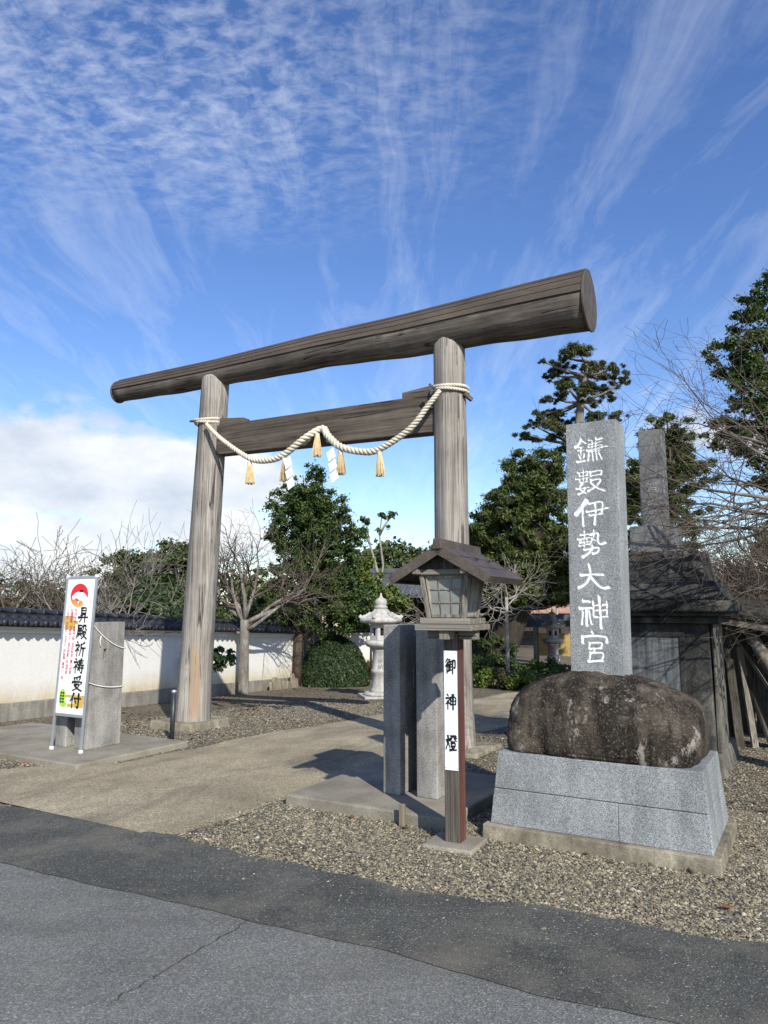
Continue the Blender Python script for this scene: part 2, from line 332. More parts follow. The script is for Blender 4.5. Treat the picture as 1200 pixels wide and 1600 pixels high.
# ------------------------------------------------------------------ mesh helpers
class MB:
    def __init__(s): s.v = []; s.f = []
    def add(s, V, F, M=None):
        o = len(s.v)
        s.v += [tuple(M @ Vector(p)) for p in V] if M is not None else [tuple(p) for p in V]
        s.f += [tuple(i + o for i in q) for q in F]
        return s
    def hexa(s, b, t):                     # four bottom points, four top points, counter clockwise from above
        return s.add(list(b) + list(t), [(3, 2, 1, 0), (4, 5, 6, 7), (0, 1, 5, 4), (1, 2, 6, 5), (2, 3, 7, 6), (3, 0, 4, 7)])
    def box(s, x0, x1, y0, y1, z0, z1, M=None, tx=0.0, ty=0.0):   # tx, ty: inset of the top
        V = [(x0, y0, z0), (x1, y0, z0), (x1, y1, z0), (x0, y1, z0),
             (x0 + tx, y0 + ty, z1), (x1 - tx, y0 + ty, z1), (x1 - tx, y1 - ty, z1), (x0 + tx, y1 - ty, z1)]
        return s.add(V, [(3, 2, 1, 0), (4, 5, 6, 7), (0, 1, 5, 4), (1, 2, 6, 5), (2, 3, 7, 6), (3, 0, 4, 7)], M)
    def bar(s, a, b, w, h):                # beam from a to b
        a, b = Vector(a), Vector(b); dz = (b - a); L = dz.length
        M = Matrix.Translation(a) @ dz.to_track_quat('X', 'Z').to_matrix().to_4x4()
        return s.box(0, L, -w / 2, w / 2, -h / 2, h / 2, M)
    def tube(s, pts, rad, n=8, cap=True):
        P = [Vector(p) for p in pts]; m = len(P)
        if not hasattr(rad, '__len__'): rad = [rad] * m
        t = (P[1] - P[0]).normalized(); up = Vector((0, 0, 1)) if abs(t.z) < 0.9 else Vector((1, 0, 0))
        nx = t.cross(up).normalized(); o = len(s.v)
        for i in range(m):
            t = (P[min(i + 1, m - 1)] - P[max(i - 1, 0)])
            t = t.normalized() if t.length > 1e-9 else Vector((0, 0, 1))
            nx = (nx - t * nx.dot(t)); nx = nx.normalized() if nx.length > 1e-6 else t.orthogonal().normalized(); ny = t.cross(nx)
            for j in range(n):
                a = 2 * math.pi * j / n
                s.v.append(tuple(P[i] + (nx * math.cos(a) + ny * math.sin(a)) * rad[i]))
        for i in range(m - 1):
            for j in range(n):
                j2 = (j + 1) % n
                s.f.append((o + i * n + j, o + i * n + j2, o + (i + 1) * n + j2, o + (i + 1) * n + j))
        if cap:
            s.f.append(tuple(o + j for j in reversed(range(n)))); s.f.append(tuple(o + (m - 1) * n + j for j in range(n)))
        return s
    def lathe(s, prof, n=24, cx=0, cy=0, ripple=None, square=0):   # prof: (r, z)
        o = len(s.v); m = len(prof)
        for r, z in prof:
            for j in range(n):
                a = 2 * math.pi * (j + 0.5) / n; rr = r
                if ripple: rr = ripple(r, z, a)
                s.v.append((cx + rr * math.cos(a), cy + rr * math.sin(a), z))
        for i in range(m - 1):
            for j in range(n):
                j2 = (j + 1) % n
                s.f.append((o + i * n + j, o + i * n + j2, o + (i + 1) * n + j2, o + (i + 1) * n + j))
        s.f.append(tuple(o + j for j in reversed(range(n)))); s.f.append(tuple(o + (m - 1) * n + j for j in range(n)))
        return s
    def mesh(s, name, m):
        me = bpy.data.meshes.new(name); me.from_pydata(s.v, [], s.f); me.materials.append(MATS[m]); me.update()
        return me
    def build(s, name, m, parent=None, smooth=False, bevel=0.0, seg=2):
        return link(name, s.mesh(name, m), parent, smooth, bevel, seg)

def link(name, me, parent=None, smooth=False, bevel=0.0, seg=2):
    o = bpy.data.objects.new(name, me); col.objects.link(o)
    if parent is not None: o.parent = parent
    if smooth: me.polygons.foreach_set('use_smooth', [True] * len(me.polygons))
    if bevel:
        b = o.modifiers.new('bevel', 'BEVEL'); b.width = bevel; b.segments = seg; b.limit_method = 'ANGLE'; b.angle_limit = R(35)
    return o

def fastmesh(name, V, n, m):
    """V: (k*n, 3) array of k polygons with n corners each"""
    me = bpy.data.meshes.new(name); nv = len(V); npol = nv // n
    me.vertices.add(nv); me.vertices.foreach_set('co', np.asarray(V, dtype=np.float32).ravel())
    me.loops.add(nv); me.loops.foreach_set('vertex_index', np.arange(nv, dtype=np.int32))
    me.polygons.add(npol); me.polygons.foreach_set('loop_start', np.arange(0, nv, n, dtype=np.int32))
    me.update(calc_edges=True); me.materials.append(MATS[m]); return me

def gridmesh(name, V, F, m):
    me = bpy.data.meshes.new(name); V = np.asarray(V, dtype=np.float32); F = np.asarray(F, dtype=np.int32); n = F.shape[1]
    me.vertices.add(len(V)); me.vertices.foreach_set('co', V.ravel())
    me.loops.add(F.size); me.loops.foreach_set('vertex_index', F.ravel())
    me.polygons.add(len(F)); me.polygons.foreach_set('loop_start', np.arange(0, F.size, n, dtype=np.int32))
    me.update(calc_edges=True); me.materials.append(MATS[m]); return me

def tag(o, label=None, cat=None, group=None, kind=None):
    if label: o['label'] = label
    if cat: o['category'] = cat
    if group: o['group'] = group
    if kind: o['kind'] = kind
    return o

def thing(name, label, cat, loc=(0, 0, 0), rz=0.0, group=None, rot=None):
    o = bpy.data.objects.new(name, None); col.objects.link(o); o.empty_display_size = 0.2
    o.location = loc; o.rotation_euler = rot if rot else (0, 0, rz)
    return tag(o, label, cat, group)

def zg(y):
    v = (y - 9.3) / 0.55
    return -0.045 * min(0.55 * math.log1p(math.exp(v)) if v < 40 else y - 9.3, 12.0)
C30, S30 = math.cos(R(30)), math.sin(R(30))
def xy(u, v): return (C30 * u + S30 * v, -S30 * u + C30 * v)      # site frame: u along the road, v into the grounds
A30 = -R(30)

# ------------------------------------------------------------------ ground, road, path
ys = [-60, -20, 0, 4, 7, 8] + [8.5 + 0.5 * i for i in range(28)] + [23, 26, 40, 80, 160, 400]
xs = [-400, -120, -40, -15, -6, 0, 6, 15, 40, 120, 400]
V = [(x, y, zg(y)) for y in ys for x in xs]; n = len(xs)
F = [(j * n + i, j * n + i + 1, (j + 1) * n + i + 1, (j + 1) * n + i) for j in range(len(ys) - 1) for i in range(n - 1)]
g = MB(); g.add(V, F); tag(g.build('gravel_ground', 'gravel'), kind='structure')

def edge_line(pts, step=0.06, amp=0.02, seed=1):
    rg = random.Random(seed); out = []
    for (a, b) in zip(pts[:-1], pts[1:]):
        L = math.dist(a, b); m = max(1, int(L / step)); ph = rg.random() * 9
        for i in range(m):
            t = i / m; q = [a[0] + (b[0] - a[0]) * t, a[1] + (b[1] - a[1]) * t]
            q[1] += amp * (rg.random() - 0.5) + amp * 0.8 * math.sin(q[0] * 5.3 + seed) + amp * 0.5 * math.sin(q[0] * 13.1 + seed)
            out.append(tuple(q))
    out.append(pts[-1]); return out

def strip_between(A, B, z, name, m):
    """sheet between two polylines sampled along x"""
    ax = np.array(A); bx = np.array(B); n_ = 420
    X = np.linspace(max(ax[0, 0], bx[0, 0]), min(ax[-1, 0], bx[-1, 0]), n_)
    ya, yb = np.interp(X, ax[:, 0], ax[:, 1]), np.interp(X, bx[:, 0], bx[:, 1])
    V = [(x, y, z) for x, y in zip(X, ya)] + [(x, y, z) for x, y in zip(X, yb)]
    F = [(i + n_, i + 1 + n_, i + 1, i) for i in range(n_ - 1)]
    g = MB(); g.add(V, F); return tag(g.build(name, m), kind='structure')

road_edge = edge_line([(-9, 9.45), (-6.0, 7.90), (-3.24, 6.48), (-1.78, 5.73), (-0.85, 5.16), (0, 4.65), (1.04, 4.24), (1.88, 3.86), (4, 2.7), (9, 0.0)], 0.05, 0.035, 3)
lane_edge = edge_line([(-9, 8.1), (-6, 6.75), (-2.48, 5.02), (-0.71, 4.15), (0, 3.79), (0.68, 3.38), (1.13, 3.18), (4, 1.7), (9, -1.0)], 0.05, 0.012, 8)
far_edge = [(-9, 1.0), (9, -8.5)]
strip_between(road_edge, far_edge, 0.006, 'road', 'asphalt')
strip_between(road_edge, lane_edge, 0.011, 'road_margin', 'asphalt_dark')
# crack across the lane
rg = random.Random(4); pts = []
cp = [(-0.72, 4.15), (-0.80, 3.98), (-0.92, 3.78), (-1.00, 3.62), (-1.04, 3.52), (-1.12, 3.40), (-1.16, 3.28)]
for a, b in zip(cp[:-1], cp[1:]):
    for i in range(6):
        t = i / 6; pts.append((a[0] + (b[0] - a[0]) * t + rg.uniform(-.012, .012), a[1] + (b[1] - a[1]) * t + rg.uniform(-.012, .012)))
g = MB()
for i, (a, b) in enumerate(zip(pts[:-1], pts[1:])):
    wd = 0.0018 + 0.0035 * rg.random()
    g.add([(a[0] - wd, a[1], .0085), (a[0] + wd, a[1], .0085), (b[0] + wd, b[1], .0085), (b[0] - wd, b[1], .0085)], [(0, 1, 2, 3)])
tag(g.build('road_crack', 'crack'), kind='structure')

# paved approach between the posts
g = MB(); vs_ = np.linspace(4.02, 27, 93); nu = 13; rg = random.Random(6)
V = []
for j, v_ in enumerate(vs_):
    wob = 0.05 * math.sin(v_ * 2.1) + 0.03 * math.sin(v_ * 5.7)
    u0, u1 = -6.55 + wob, -4.02 + 0.05 * math.sin(v_ * 1.7 + 1) + 0.02 * math.sin(v_ * 7)
    if v_ < 5.6:
        u0 -= (5.6 - v_) * 1.1; u1 -= (5.6 - v_) * 0.1
    for i in range(nu):
        x, y = xy(u0 + (u1 - u0) * i / (nu - 1), v_)
        V.append((x, y, zg(y) + 0.014 + (0.0 if 0 < i < nu - 1 else -0.012)))
F = [(j * nu + i, j * nu + i + 1, (j + 1) * nu + i + 1, (j + 1) * nu + i) for j in range(len(vs_) - 1) for i in range(nu - 1)]
g.add(V, F); tag(g.build('approach_path', 'paving'), kind='structure')

# loose gravel: real stones
rs = np.random.RandomState(5)
def stones(N, area, rmin, rmax, reject):
    u = rs.uniform(area[0], area[1], N); v = rs.uniform(area[2], area[3], N)
    x = C30 * u + S30 * v; y = -S30 * u + C30 * v
    re = np.array(road_edge); yr = np.interp(x, re[:, 0], re[:, 1])
    edge = y - yr
    patch = np.sin(x * 1.9 + 1.3 * np.sin(y * 1.1)) * np.sin(y * 2.3 + 1.1 * np.sin(x * 1.7)) + 0.5 * np.sin(x * 5.1 + y * 3.3)
    keep = (edge > -0.02 - 0.7 * rs.rand(N) ** 6) & ~reject(u, v) & (rs.rand(N) < np.clip(1.05 - 0.42 * np.clip(patch, 0, 1.3), 0, 1))
    u, v, x, y = u[keep], v[keep], x[keep], y[keep]; n_ = len(x)
    z = np.array([zg(t) for t in y])
    r = rs.uniform(rmin, rmax, n_) ; r *= np.where(rs.rand(n_) < 0.06, 1.6, 1.0)
    O = np.array([[1, 0, 0], [0, 1, 0], [-1, 0, 0], [0, -1, 0], [0.15, 0.1, 1]], float)
    T = np.array([[0, 1, 4], [1, 2, 4], [2, 3, 4], [3, 0, 4]])
    a = rs.uniform(0, 6.28, n_); ca, sa = np.cos(a), np.sin(a)
    S = np.stack([r * rs.uniform(.8, 1.5, n_), r * rs.uniform(.6, 1.1, n_), r * rs.uniform(.4, .85, n_)], 1)
    P = O[None] * S[:, None, :] * rs.uniform(.75, 1.2, (n_, 5, 1))
    t1 = rs.uniform(-.5, .5, n_)
    P[:, :, 2] += P[:, :, 0] * t1[:, None] * 0.6
    Q = np.empty_like(P)
    Q[:, :, 0] = P[:, :, 0] * ca[:, None] - P[:, :, 1] * sa[:, None] + x[:, None]
    Q[:, :, 1] = P[:, :, 0] * sa[:, None] + P[:, :, 1] * ca[:, None] + y[:, None]
    Q[:, :, 2] = P[:, :, 2] + (z + r * 0.05 + rs.uniform(0, .006, n_))[:, None]
    F = (T[None] + (np.arange(n_) * 5)[:, None, None]).reshape(-1, 3)
    return Q.reshape(-1, 3), F
def rej(u, v):
    path = (u > -6.65 - np.clip(5.6 - v, 0, 9) * 1.1 + rs.normal(0, .12, len(u))) & (u < -3.96 + rs.normal(0, .14, len(u)))
    sl1 = (u > -3.95) & (u < -2.47) & (v > 5.22) & (v < 6.73)
    sl2 = (u > -9.5) & (u < -6.62) & (v > 5.22) & (v < 6.73)
    ped = (u > -2.15) & (u < -.6) & (v > 5.2) & (v < 6.3)
    return (path & (rs.rand(len(u)) > 0.09)) | sl1 | sl2 | ped
V1, F1 = stones(190000, (-5.2, 1.6, 3.6, 6.9), .0055, .0125, rej)
V2, F2 = stones(26000, (-9.2, -5.0, 3.8, 7.0), .0075, .015, rej)
V3, F3 = stones(100000, (-9.5, 1.5, 6.7, 13.5), .007, .013, rej)
Vg = np.concatenate([V1, V2, V3]); Fg = np.concatenate([F1, F2 + len(V1), F3 + len(V1) + len(V2)])
gs = link('loose_gravel', gridmesh('loose_gravel', Vg, Fg, 'gravel_stone'))
tag(gs, 'loose tan and grey gravel beside the road and path', 'gravel', kind='stuff')

# ------------------------------------------------------------------ brush strokes
def smooth(pts, n=7):
    P = [pts[0]] + list(pts) + [pts[-1]]; out = []
    for i in range(1, len(P) - 2):
        p0, p1, p2, p3 = (np.array(P[i + q], float) for q in (-1, 0, 1, 2))
        for j in range(n):
            t = j / n
            out.append(0.5 * ((2 * p1) + (-p0 + p2) * t + (2 * p0 - 5 * p1 + 4 * p2 - p3) * t * t + (-p0 + 3 * p1 - 3 * p2 + p3) * t ** 3))
    out.append(np.array(P[-2], float)); return out
def parse(txt):
    S = []
    for st in txt.split(';'):
        q = st.split(); wgt = 1.0
        if q[0][0] == 'w': wgt = float(q[0][1:]); q = q[1:]
        q = [float(t) for t in q]; S.append((wgt, list(zip(q[0::2], q[1::2]))))
    return S
def glyph(g, txt, cx, cz, wd, ht, y, pen):
    """flat brush strokes on the plane y (facing -y); glyph box 100 x 100, second axis down"""
    for si, (wgt, pts) in enumerate(parse(txt)):
        C = [(cx + (p[0] - 50) / 100 * wd, cz - (p[1] - 50) / 100 * ht) for p in smooth(pts, 5 if len(pts) > 2 else 4)]
        n_ = len(C); yy = y - 0.00025 * si; V = []; L = 0
        for i in range(n_):
            a, b = C[max(i - 1, 0)], C[min(i + 1, n_ - 1)]
            tx, tz = b[0] - a[0], b[1] - a[1]; l = math.hypot(tx, tz) or 1
            t = i / (n_ - 1); hw = pen * wgt * (0.62 - 0.20 * math.sin(t * math.pi) - 0.28 * t * t)
            nx, nz = -tz / l * hw, tx / l * hw
            e = -0.5 * hw if i == 0 else (0.5 * hw if i == n_ - 1 else 0)
            V += [(C[i][0] + nx + tx / l * e, yy, C[i][1] + nz + tz / l * e), (C[i][0] - nx + tx / l * e, yy, C[i][1] - nz + tz / l * e)]
        g.add(V, [(2 * i, 2 * i + 1, 2 * i + 3, 2 * i + 2) for i in range(n_ - 1)])
SHI = '20 3 30 13;8 27 42 26 26 48 5 66;24 44 24 98;29 50 41 62;'
GLY = {
 '昇': '30 5 30 38;30 5 70 5 70 38;30 21 70 21;30 38 70 38;56 43 40 51 24 54;w1.1 6 67 94 66;38 50 36 74 20 97;w1.2 67 43 67 99',
 '殿': '15 9 48 9 48 25;15 25 48 25;15 9 14 50 4 94;28 32 28 61;42 32 42 61;18 44 53 43;14 62 54 61;28 68 17 82;42 68 52 80;64 9 63 28 54 42;64 9 84 9 84 33 97 37;58 52 87 51 74 76 50 96;w1.2 62 58 76 78 99 96',
 '祈': SHI + '86 7 72 16 57 19;58 18 57 58 45 94;w1.1 58 44 99 43;w1.2 79 44 79 99',
 '祷': SHI + '50 16 92 15;54 30 88 29;46 44 99 43;w1.1 72 3 66 44 44 78;50 62 99 61;84 49 84 95 73 89;58 70 66 81',
 '受': '78 4 46 13 18 15;24 22 31 33;46 20 51 31;76 17 67 32;12 43 7 56;12 43 91 42 84 56;28 60 73 59 54 82 14 99;w1.3 34 64 58 84 97 99',
 '付': 'w1.2 32 3 20 30 3 55;w1.1 22 34 22 98;w1.1 38 36 99 35;w1.2 77 5 77 94 63 86;50 52 60 67',
 '御': '26 3 8 24;30 24 5 52;20 40 20 97;44 5 35 23;38 18 64 17;33 38 67 37;50 18 50 72;50 54 64 53;38 48 38 78;30 81 67 72;72 14 72 99;72 14 94 13 94 60 83 56',
 '神': SHI + '50 22 50 68;50 22 94 21 94 66;50 44 94 43;50 66 94 65;w1.3 72 2 72 99',
 '燈': '8 34 14 51;37 27 30 43;22 7 22 46 3 95;24 54 39 81;48 10 65 10 41 42;46 22 55 31;74 5 84 29 99 41;93 7 82 18;97 20 88 29;56 45 84 44;54 54 54 72;54 54 86 53 86 72;54 72 86 71;60 78 65 89;81 76 76 89;w1.2 42 97 99 95',
}

# ------------------------------------------------------------------ torii gate
T = thing('torii_gate', 'weathered timber shrine gate with log lintel and brown copper cover', 'torii gate', (-0.985, 10.025, -0.06), R(-29.455))
def post(name, m, x0, x1, rb, rm, rt, ztop, seed):
    g = MB(); n_, prof = 40, []
    rg = np.random.RandomState(seed); lob = rg.normal(0, 0.006, n_); lob = (lob + np.roll(lob, 1) + np.roll(lob, -1)) / 1.5
    V = []; zs = [0, .05, .15, .3, .6, 1.0, 1.6, 2.4, 3.2, 4.0, 4.6, ztop - .04, ztop]
    for z in zs:
        t = z / ztop
        r = rm + (rt - rm) * t + (rb - rm) * math.exp(-z / 0.45)
        if z == ztop: r -= .02
        cx = x0 + (x1 - x0) * t
        for j in range(n_):
            a = 2 * math.pi * j / n_; rr = r + lob[j] * (1.4 - t)
            V.append((cx + rr * math.cos(a), rr * math.sin(a), 0.10 + z))
    F = [(i * n_ + j, i * n_ + (j + 1) % n_, (i + 1) * n_ + (j + 1) % n_, (i + 1) * n_ + j) for i in range(len(zs) - 1) for j in range(n_)]
    F += [tuple(range((len(zs) - 1) * n_, len(zs) * n_))]
    g.add(V, F); return g.build(name, m, T, True)
post('post', 'post_wood_split', -2.085, -1.83, .262, .242, .207, 5.11, 1)
post('post', 'post_wood', 2.09, 2.081, .262, .228, .200, 5.06, 2)
for x, hx in ((-2.12, .40), (2.12, .42)):
    g = MB(); g.box(x - hx, x + hx, -.42, .42, -.05, .10, None, .015, .015); g.build('base_slab', 'footing', T, bevel=.012)
# log lintel
kx = np.linspace(-3.97, 3.84, 60)
kt = np.interp(kx, [-3.97, -1.87, .09, 1.42, 2.25, 3.09, 3.84], [5.475, 5.475, 5.525, 5.53, 5.555, 5.585, 5.60])
kb = np.interp(kx, [-3.97, -2.05, .10, 1.86, 2.3, 3.84], [5.125, 5.075, 5.05, 4.96, 4.955, 4.895])
kb = kb + 0.006 * np.sin(kx * 3.1) + 0.004 * np.sin(kx * 7.7)
def ksec(i, t, off=0.0):
    zb, zt = kb[i], kt[i]; h_ = zt - zb; b = 0.43 * h_ + off; zm = zb + 0.45 * h_
    if t < 0.5:
        p = t / 0.5 * math.pi / 2; return b * math.sin(p), zm - (zm - zb + off) * math.cos(p)
    p = (t - 0.5) / 0.5; q = p * math.pi / 2
    return b * math.cos(q) ** 0.9, zm + (zt - zm + off) * (0.62 * math.sin(q) + 0.38 * p)
g = MB(); ts = [i / 16 for i in range(17)]; ring = [(t, -1) for t in ts] + [(t, 1) for t in reversed(ts[1:-1])]; nr = len(ring)
V = []
for i in range(len(kx)):
    for t, sgn in ring:
        y_, z_ = ksec(i, t); V.append((kx[i], sgn * y_, z_))
F = [(i * nr + (j + 1) % nr, i * nr + j, (i + 1) * nr + j, (i + 1) * nr + (j + 1) % nr) for i in range(len(kx) - 1) for j in range(nr)]
F += [tuple(range(nr)), tuple(reversed(range((len(kx) - 1) * nr, len(kx) * nr)))]
g.add(V, F); g.build('lintel_log', 'beam_wood', T, True)
# copper cover in lapped strips
cuts = [0.535, 0.63, 0.735, 0.845, 0.975]
for sgn in (-1, 1):
    for q in range(4):
        t0, t1 = cuts[q] - (0.012 if q else 0), cuts[q + 1] + 0.004
        g = MB(); V = []; m_ = 5
        for i in range(len(kx)):
            for j in range(m_):
                t = t0 + (t1 - t0) * j / (m_ - 1); y_, z_ = ksec(i, t, 0.020 - 0.008 * j / (m_ - 1)); V.append((kx[i], sgn * y_, z_))
            for j in reversed(range(m_)):
                t = t0 + (t1 - t0) * j / (m_ - 1); y_, z_ = ksec(i, t, 0.002); V.append((kx[i], sgn * y_, z_))
        n2 = 2 * m_
        F = [(i * n2 + j, i * n2 + (j + 1) % n2, (i + 1) * n2 + (j + 1) % n2, (i + 1) * n2 + j) for i in range(len(kx) - 1) for j in range(n2)]
        F += [tuple(range(n2)), tuple(reversed(range((len(kx) - 1) * n2, len(kx) * n2)))]
        g.add(V, F); g.build('cover_strip', 'copper', T)
g = MB(); V = []
for i in range(len(kx)):
    z_ = ksec(i, 1.0)[1]
    V += [(kx[i], -.035, z_ - .012), (kx[i], -.02, z_ + .028), (kx[i], .02, z_ + .028), (kx[i], .035, z_ - .012)]
F = [(i * 4 + j, i * 4 + (j + 1) % 4, (i + 1) * 4 + (j + 1) % 4, (i + 1) * 4 + j) for i in range(len(kx) - 1) for j in range(4)] + [(0, 1, 2, 3), tuple(len(V) - 1 - j for j in range(4))]
g.add(V, F); g.build('ridge_strip', 'copper', T)
# end boards
for i, sx in ((0, -1), (len(kx) - 1, 1)):
    prof = [ksec(i, t, 0.004) for t in np.linspace(0, 1, 60)]
    py = np.array([p[0] for p in prof]); pz = np.array([p[1] for p in prof]); im = int(np.argmax(py)); b = py[im]
    def lo(y_): return float(np.interp(abs(y_), py[:im + 1], pz[:im + 1]))
    def hi(y_): return float(np.interp(abs(y_), py[im:][::-1], pz[im:][::-1]))
    nb = 6; ed = np.linspace(-b * .985, b * .985, nb + 1)
    for q in range(nb):
        yy = np.linspace(ed[q] + .004, ed[q + 1] - .004, 6); g = MB(); V = []
        for xx in (kx[i] + sx * .001, kx[i] + sx * .028):
            V += [(xx, y_, lo(y_)) for y_ in yy] + [(xx, y_, hi(y_)) for y_ in reversed(yy)]
        F = [tuple(range(12)), tuple(reversed(range(12, 24)))] + [(j, (j + 1) % 12, 12 + (j + 1) % 12, 12 + j) for j in range(12)]
        g.add(V, F); g.build('end_board', 'copper', T)
    rim = [(kx[i] + sx * .015, -p[0], p[1]) for p in prof[::3]] + [(kx[i] + sx * .015, p[0], p[1]) for p in reversed(prof[1:-1:3])]
    g = MB(); g.tube(rim + [rim[0]], .016, 6, False); g.build('end_rim', 'copper', T)
# tie beam and wedges
g = MB(); g.hexa([(-2.0, -.10, 3.985), (2.1, -.10, 3.885), (2.1, .10, 3.885), (-2.0, .10, 3.985)], [(-2.0, -.10, 4.43), (2.1, -.10, 4.385), (2.1, .10, 4.385), (-2.0, .10, 4.43)])
g.build('tie_beam', 'tie_wood', T, bevel=.012)
g = MB(); g.hexa([(-1.90, -.075, 4.432), (-1.20, -.075, 4.422), (-1.20, .075, 4.422), (-1.90, .075, 4.432)], [(-1.90, -.075, 4.56), (-1.20, -.075, 4.49), (-1.20, .075, 4.49), (-1.90, .075, 4.56)])
g.build('wedge', 'tie_wood', T, bevel=.006)
g = MB(); g.hexa([(1.44, -.075, 4.396), (2.12, -.075, 4.386), (2.12, .075, 4.386), (1.44, .075, 4.396)], [(1.44, -.075, 4.475), (2.12, -.075, 4.53), (2.12, .075, 4.53), (1.44, .075, 4.475)])
g.build('wedge', 'tie_wood', T, bevel=.006)

# ------------------------------------------------------------------ sacred rope
S_ = thing('sacred_straw_rope', 'twisted straw rope with tassels and paper streamers hung across the timber gate', 'sacred rope', (-0.985, 10.025, 0), R(-29.455))
path = smooth([(-1.74, -.27, 4.36), (-1.42, -.30, 4.09), (-0.876, -.30, 3.744), (-0.533, -.30, 3.683), (-0.271, -.30, 3.735), (0.059, -.28, 3.93), (0.266, -.17, 4.06),
               (0.422, -.26, 3.925), (0.646, -.30, 3.744), (0.97, -.30, 3.645), (1.235, -.30, 3.65), (1.666, -.31, 3.85), (1.93, -.30, 4.13), (2.07, -.27, 4.30)], 24)
def rope_mesh(g, path, rfun, pitch=.17, strands=3, sides=7):
    P = [Vector(p) for p in path]; n_ = len(P); L = 0; nx = None; FR = []
    for i in range(n_):
        t = (P[min(i + 1, n_ - 1)] - P[max(i - 1, 0)]).normalized()
        nx = t.orthogonal().normalized() if nx is None else (nx - t * nx.dot(t)).normalized()
        if i: L += (P[i] - P[i - 1]).length / (pitch * rfun(i / (n_ - 1)) / .042)
        FR.append((nx.copy(), t.cross(nx), L)); 
    for q in range(strands):
        pts, rad = [], []
        for i in range(n_):
            r = rfun(i / (n_ - 1)); a = 2 * math.pi * (q / strands + FR[i][2])
            pts.append(P[i] + (FR[i][0] * math.cos(a) + FR[i][1] * math.sin(a)) * r * .52); rad.append(r * .56)
        g.tube(pts, rad, sides)
g = MB(); rope_mesh(g, path, lambda t: .026 + .022 * math.sin(min(1, max(0, t)) * math.pi) ** .7)
g.build('rope', 'rope', S_, True)
for (cx, r, z0, z1) in ((-1.90, .232, 4.42, 4.44), (2.085, .228, 4.34, 4.30)):
    for q, dz in enumerate((0, .045)):
        g = MB(); ring = [(cx + r * math.cos(a), r * math.sin(a), z0 + dz + (z1 - z0) * (.5 + .5 * math.sin(a)) + .012 * math.sin(2 * a + q)) for a in np.linspace(0, 2 * math.pi, 70)]
        rope_mesh(g, ring, lambda t: .022, .19); g.build('post_loop', 'rope', S_, True)
g = MB(); g.bar((-2.16, -.17, 4.47), (-1.98, -.26, 4.43), .03, .03); g.build('tie_peg', 'beam_wood', S_, bevel=.004)
g = MB(); g.bar((1.93, -.27, 4.40), (2.05, -.255, 4.27), .035, .03); g.build('tie_peg', 'beam_wood', S_, bevel=.004)
g = MB(); g.bar((2.30, -.06, 4.28), (2.36, .05, 4.22), .04, .05); g.build('tie_peg', 'beam_wood', S_, bevel=.004)
def tassel_meshes(seed):
    rg = random.Random(seed); g = MB()
    for i in range(110):
        a = rg.uniform(0, 6.283); q = math.sqrt(rg.random()); r0, r1 = .026 * q, (.060 + .012 * rg.random()) * q
        L = .285 + rg.uniform(-.02, .012); a1 = a + rg.uniform(-.15, .15)
        g.tube([(r0 * math.cos(a), r0 * math.sin(a), 0), (r1 * .75 * math.cos(a1), r1 * .75 * math.sin(a1), -L * .5), (r1 * math.cos(a1), r1 * math.sin(a1), -L)], [.006, .0058, .005], 3)
    g2 = MB(); g2.lathe([(.018, .03), (.034, .018), (.028, .002), (.034, -.01), (.029, -.025), (.033, -.038), (.026, -.05)], 14)
    return g.mesh('tassel', 'straw'), g2.mesh('binding', 'rope')
tm = [tassel_meshes(s) for s in (1, 2)]
for q, (x, y, z) in enumerate([(-.872, -.30, 3.665), (-.268, -.30, 3.655), (.236, -.24, 3.955), (.648, -.30, 3.665), (1.235, -.30, 3.59)]):
    o = link('tassel', tm[q % 2][0], S_); o.location = (x, y, z); o.rotation_euler = (0, R(1.5 * (q - 2)), q)
    c_ = link('binding', tm[q % 2][1], o, True)
def streamer(x, y, z, sg):
    g = MB(); hw = .088; th = .0015
    P = [(0, 0), (.07, -.13), (.045, -.145), (.115, -.275), (.09, -.29), (.16, -.42)]
    for i, (a, b) in enumerate(zip(P[:-1], P[1:])):
        yo = -.006 * i - .012 * (i % 2)
        wv = hw if i % 2 == 0 else hw * .9
        V = []
        for yy in (yo - th, yo + th):
            V += [(x + sg * a[0] - wv * .6, y + yy, z + a[1] - wv * .25), (x + sg * b[0] - wv * .6, y + yy - .02, z + b[1] - wv * .25), (x + sg * b[0] + wv * .6, y + yy - .02, z + b[1] + wv * .45), (x + sg * a[0] + wv * .6, y + yy, z + a[1] + wv * .45)]
        g.add(V, [(0, 1, 2, 3), (7, 6, 5, 4), (0, 4, 5, 1), (1, 5, 6, 2), (2, 6, 7, 3), (3, 7, 4, 0)])
    g.build('paper_streamer', 'paper', S_)
streamer(-.20, -.33, 3.66, .75); streamer(.50, -.33, 3.70, .75)

